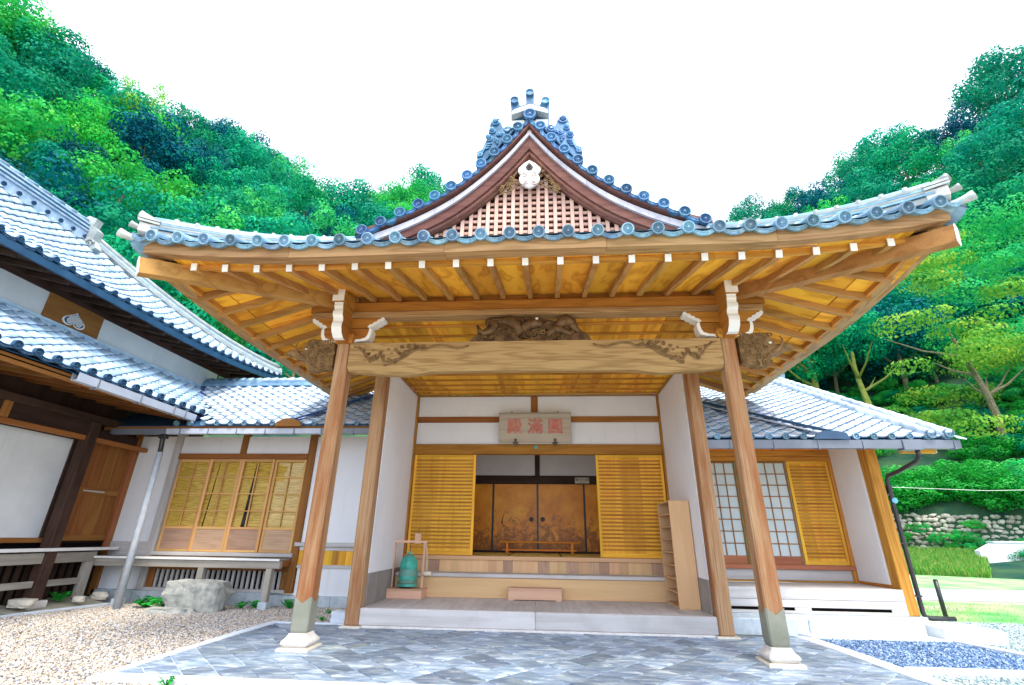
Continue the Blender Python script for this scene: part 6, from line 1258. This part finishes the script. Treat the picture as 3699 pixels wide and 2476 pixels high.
def tree(name, az, r, R, kind, label, group=None, hc=0.75, variant=None, parts=True, zsc=1.0, trunk=None, drop=0.0):
    x, y = polar(az, r); z = max(-0.05, hill(az, r))-drop; me = CR[kind][(variant if variant is not None else rng.integers(0, len(CR[kind])))]
    cz = z+R*hc+ (0 if trunk is None else trunk[0]); t = thing(name, (x, y, z), label, "tree", group)
    rot = Matrix.Rotation(rng.uniform(0, 6.28), 4, 'Z') @ Matrix.Rotation(rng.uniform(-0.2, 0.2), 4, 'X')
    link("crown", me, None, t, Matrix.Translation((x, y, cz)) @ rot @ Matrix.Diagonal((R, R*rng.uniform(0.9, 1.1), R*zsc, 1)))
    if trunk: link("trunk", trunk[1], None, t, Matrix.Translation((x, y, z-0.2)) @ Matrix.Rotation(trunk[2], 4, 'Z'))
    else: h = cz-z+R*0.3; link("trunk", TRK[rng.integers(0, 3)], None, t, Matrix.Translation((x, y, z-0.3)) @ Matrix.Diagonal((h/5*0.8, h/5*0.8, h/5, 1)))
    return t
gl, gr_, gc = "trees massed on the left hillside", "trees massed on the right hillside", "trees massed behind the porch roof"
LBL = {gl: "rounded green tree in the dense wood on the left hillside", gr_: "rounded green tree in the dense wood on the right hillside", gc: "rounded green tree on the hill behind the porch roof"}
NT = 0
def flabel(g, k, a, rr):
    look = {'evergreen': "rounded mid-green", 'bright': "bright fresh-green", 'dark': "shadow-toned blue-green"}[k]
    e = math.degrees(math.atan2(hill(a, rr), rr)); zone = "low down" if e < 19 else ("halfway up" if e < 29 else "near the skyline")
    if g == gl: side = "on the far left of the left hillside" if a < -46 else ("in the middle of the left hillside" if a < -28 else "at the porch end of the left hillside")
    elif g == gc: side = "on the hill behind the porch roof"
    else: side = "at the porch end of the right hillside" if a < 36 else "toward the edge of the right hillside"
    return look+" tree "+zone+" "+side
def forest(az0, az1, r0, r1, g, k1, k2, kinds):
    global NT
    r = r0
    while r < r1:
        R = 3.3+0.030*(r-30); st = math.degrees(1.45*R/r); az = az0+rng.uniform(0, st)
        while az < az1:
            rr = r+rng.uniform(-1.2, 1.2); a = az+rng.uniform(-0.25, 0.25)*st
            te = float(np.interp(a, EL_AZ, EL)); z = hill(a, rr)
            if math.degrees(math.atan2(z-1.3, rr)) < te+1 and not (r > 60 and hill(a, rr)-hill(a, rr-3) < 0.8):
                k = rng.choice(list(kinds), p=list(kinds.values())); lb = flabel(g, k, a, rr); tree("forest_tree", a, rr, R*rng.uniform(0.75, 1.3), k, lb, lb.replace(" tree", " trees", 1), 0.85, zsc=rng.uniform(0.95, 1.35)); NT += 1
            az += st
        r += R*(k1 if r < 55 else k2)
forest(-69, -8, 31, 92, gl, 1.25, 1.3, {'evergreen': 0.52, 'bright': 0.32, 'dark': 0.16})
forest(-8, 20, 70, 92, gc, 1.3, 1.35, {'evergreen': 0.6, 'bright': 0.2, 'dark': 0.2})
forest(20, 60, 56, 118, gr_, 1.25, 1.4, {'evergreen': 0.66, 'bright': 0.20, 'dark': 0.14})
# trees one can tell apart
tree("maple_tree", -50.8, 62, 3.4, 'yellow', "pale yellow-green tree with a thin trunk halfway up the left hillside", hc=1.0, zsc=1.3, trunk=(4.0, trunk_mesh(7.5, 0.16, 5, 0.02, BARK, 5), 0.4))
tree("pine_tree", -56.5, 70, 4.6, 'dark', "dark blue-green tree standing out against the sky on the upper left", hc=1.1, zsc=1.2)
tree("skyline_tree", -44.0, 84, 4.2, 'evergreen', "flat-topped tree breaking the skyline of the left hillside", hc=1.0, zsc=0.7)
tree("tall_maple_tree", 41.5, 43, 5.6, 'maple', "large layered yellow-green maple on the slope at the right edge", variant=0, hc=1.0, zsc=1.15, trunk=(2.4, trunk_mesh(8.5, 0.22, 8, 0.03, BARK, 7), 1.0), drop=0.3)
tree("layered_maple_tree", 46.5, 47, 5.2, 'maple', "bright green layered maple behind the large maple at the right edge", variant=1, hc=1.1, zsc=1.1, trunk=(2.2, trunk_mesh(7.0, 0.2, 9, 0.05, BARK, 5), 2.0))
tree("mossy_tree", 28.9, 50, 3.6, 'evergreen', "tree with a mossy yellow trunk behind the right wing roof", variant=0, hc=1.0, trunk=(4.0, trunk_mesh(7.0, 0.34, 11, 0.10, BARKY, 4), 0.2))
tree("slim_tree", 33.4, 48, 3.4, 'evergreen', "slim straight-trunked tree right of the mossy tree", variant=1, hc=1.0, trunk=(4.4, trunk_mesh(7.0, 0.24, 12, 0.02, BARKY, 4), 0.5))
tree("thin_tree", 31.4, 54, 2.9, 'bright', "thin small tree between the mossy and the slim tree", variant=1, hc=1.0, trunk=(3.2, trunk_mesh(6.0, 0.17, 13, 0.06, BARK, 4), 0.9))
tree("shaded_tree", 36.6, 53, 4.6, 'dark', "dark shady tree behind the slim tree", variant=0, hc=1.0)
tree("roofside_tree", 25.8, 52, 4.2, 'evergreen', "bright-topped tree just above the right eave of the porch", variant=2, hc=1.0)
for i, (az, r, R, k) in enumerate(((27.5, 56, 4.5, 'dark'), (32, 58, 4.2, 'dark'), (38.5, 57, 4.5, 'evergreen'), (43, 58, 4.6, 'evergreen'), (49, 56, 4.8, 'dark'), (23, 55, 4.4, 'evergreen'))): tree("forest_tree", az, r, R, k, flabel(gr_, k, az, r), flabel(gr_, k, az, r).replace(" tree", " trees", 1), 0.8)
# shrubs along the foot of the right slope
SH = [crown("shrub", 'bright', hgt=0.8, ncl=22, per=3600, size=0.065), crown("shrub", 'weed', hgt=0.8, ncl=20, per=3400, size=0.068), crown("shrub", 'evergreen', hgt=0.8, ncl=20, per=3400, size=0.065)]
def shrub(az, r, R, v, label, group=None, dz=0.4):
    x, y = polar(az, r); z = hill(az, r); o = link("shrub", SH[v], None, None, Matrix.Translation((x, y, z+R*dz)) @ Matrix.Rotation(rng.uniform(0, 6.28), 4, 'Z') @ Matrix.Diagonal((R*1.2, R*1.2, R*0.85, 1))); tag(o, label, "shrub", group)
for i in range(17): shrub(32.2+i*0.95+rng.uniform(-0.3, 0.3), 37.6+rng.uniform(-0.5, 1.4), rng.uniform(1.25, 1.9), int(rng.choice([0, 1, 1])), "bright leafy shrub in the row above the dry stone wall", "shrubs above the stone wall")
for i in range(90): shrub(25+rng.uniform(0, 30), 40+rng.uniform(0, 15), rng.uniform(0.7, 1.7), int(rng.choice([0, 1, 0, 2])), "small fern-like shrub scattered on the bare right slope", "shrubs scattered on the right slope", 0.25)
for i in range(16): az_ = 32.0+i*0.42; x, y = polar(az_, 35.9); o = link("shrub", SH[int(rng.choice([0, 1]))], None, None, Matrix.Translation((x, y, 1.0+rng.uniform(0, 1.3))) @ Matrix.Rotation(rng.uniform(0, 6), 4, 'Z') @ Matrix.Diagonal((rng.uniform(0.25, 0.6), 0.3, rng.uniform(0.2, 0.4), 1))); tag(o, "tuft of weeds growing out of the dry stone wall", "plant", "weed tufts in the stone wall")
for i in range(14): az_ = 38.2+i*0.55; x, y = polar(az_, 35.2+rng.uniform(0, 0.6)); o = link("shrub", SH[int(rng.choice([0, 1, 2]))], None, None, Matrix.Translation((x, y, hill(az_, 35.4)+0.1)) @ Matrix.Diagonal((0.9, 0.9, rng.uniform(0.35, 0.8), 1))); tag(o, "low weedy bush at the foot of the stone wall behind the white wall", "shrub", "bushes at the foot of the stone wall")
# dry stone wall below the shrubs
SW = thing("stone_wall", (*polar(37, 36.4), 1.2), "rough dry stone wall under the shrubs on the right", "wall")
WALLST = plain("mossy_wall_stone", (0.34, 0.33, 0.26), (0.64, 0.58, 0.50), 3, 0.9, 0.1, lo=0.7, hi=1.25, bmp=0.3)
sm = []
for s in range(4):
    mb = MB(); mb.ball((0, 0, 0), 1.0, (1, 0.7, 0.8), 7, 5); me = mb.mesh("stone"); 
    for v in me.vertices: v.co *= 1+rng.uniform(-0.16, 0.16)
    me.materials.append(WALLST); sm.append(me)
for row in range(9):
    for k in range(34):
        az = 31.4+k*0.42+(row % 2)*0.2+rng.uniform(-0.14, 0.14); z = 0.95+row*0.235-0.012*k+rng.uniform(-0.06, 0.06); x, y = polar(az, 36.1+row*0.085)
        if z < hill(az, 35.9)-0.2: continue
        link("stone", sm[int(rng.integers(0, 4))], None, SW, Matrix.Translation((x, y, z)) @ Matrix.Rotation(-math.radians(az), 4, 'Z') @ Matrix.Rotation(rng.uniform(-0.3, 0.3), 4, 'Y') @ Matrix.Diagonal((0.165*rng.uniform(0.6, 1.3), 0.2, 0.14*rng.uniform(0.65, 1.25), 1)))
# tall grass on the bank
def blades(name, n, fn, label, h0, h1):
    V = []
    for i in range(n):
        x, y, z = fn(); h = rng.uniform(h0, h1); a = rng.uniform(0, 6.28); dx, dy = 0.35*h*math.cos(a), 0.35*h*math.sin(a); w = 0.020*h/0.6; px, py = -math.sin(a)*w, math.cos(a)*w
        V += [(x-px, y-py, z), (x+px, y+py, z), (x+dx*0.5+px*0.7, y+dy*0.5+py*0.7, z+h*0.7), (x+dx, y+dy, z+h)]
    o = link(name, quads_mesh(name, np.array(V), LEAF["grass"]), None); o["kind"] = "stuff"; o["label"] = label
def bank(): az = 31+rng.uniform(0, 7.2); r = 30.6+rng.uniform(0, 5.2); x, y = polar(az, r); return x, y, max(-0.05, hill(az, r))-0.03
blades("grass", 22000, bank, "tall yellow-green grass on the bank below the stone wall", 0.2, 0.5)
blades("grass", 9000, lambda: (7.1+abs(rng.normal())*2.2, 3.7+rng.uniform(0, 3.2), -0.04), "short green grass tufts in the lawn", 0.02, 0.06)
print("trees", NT, "objects", len(bpy.data.objects))
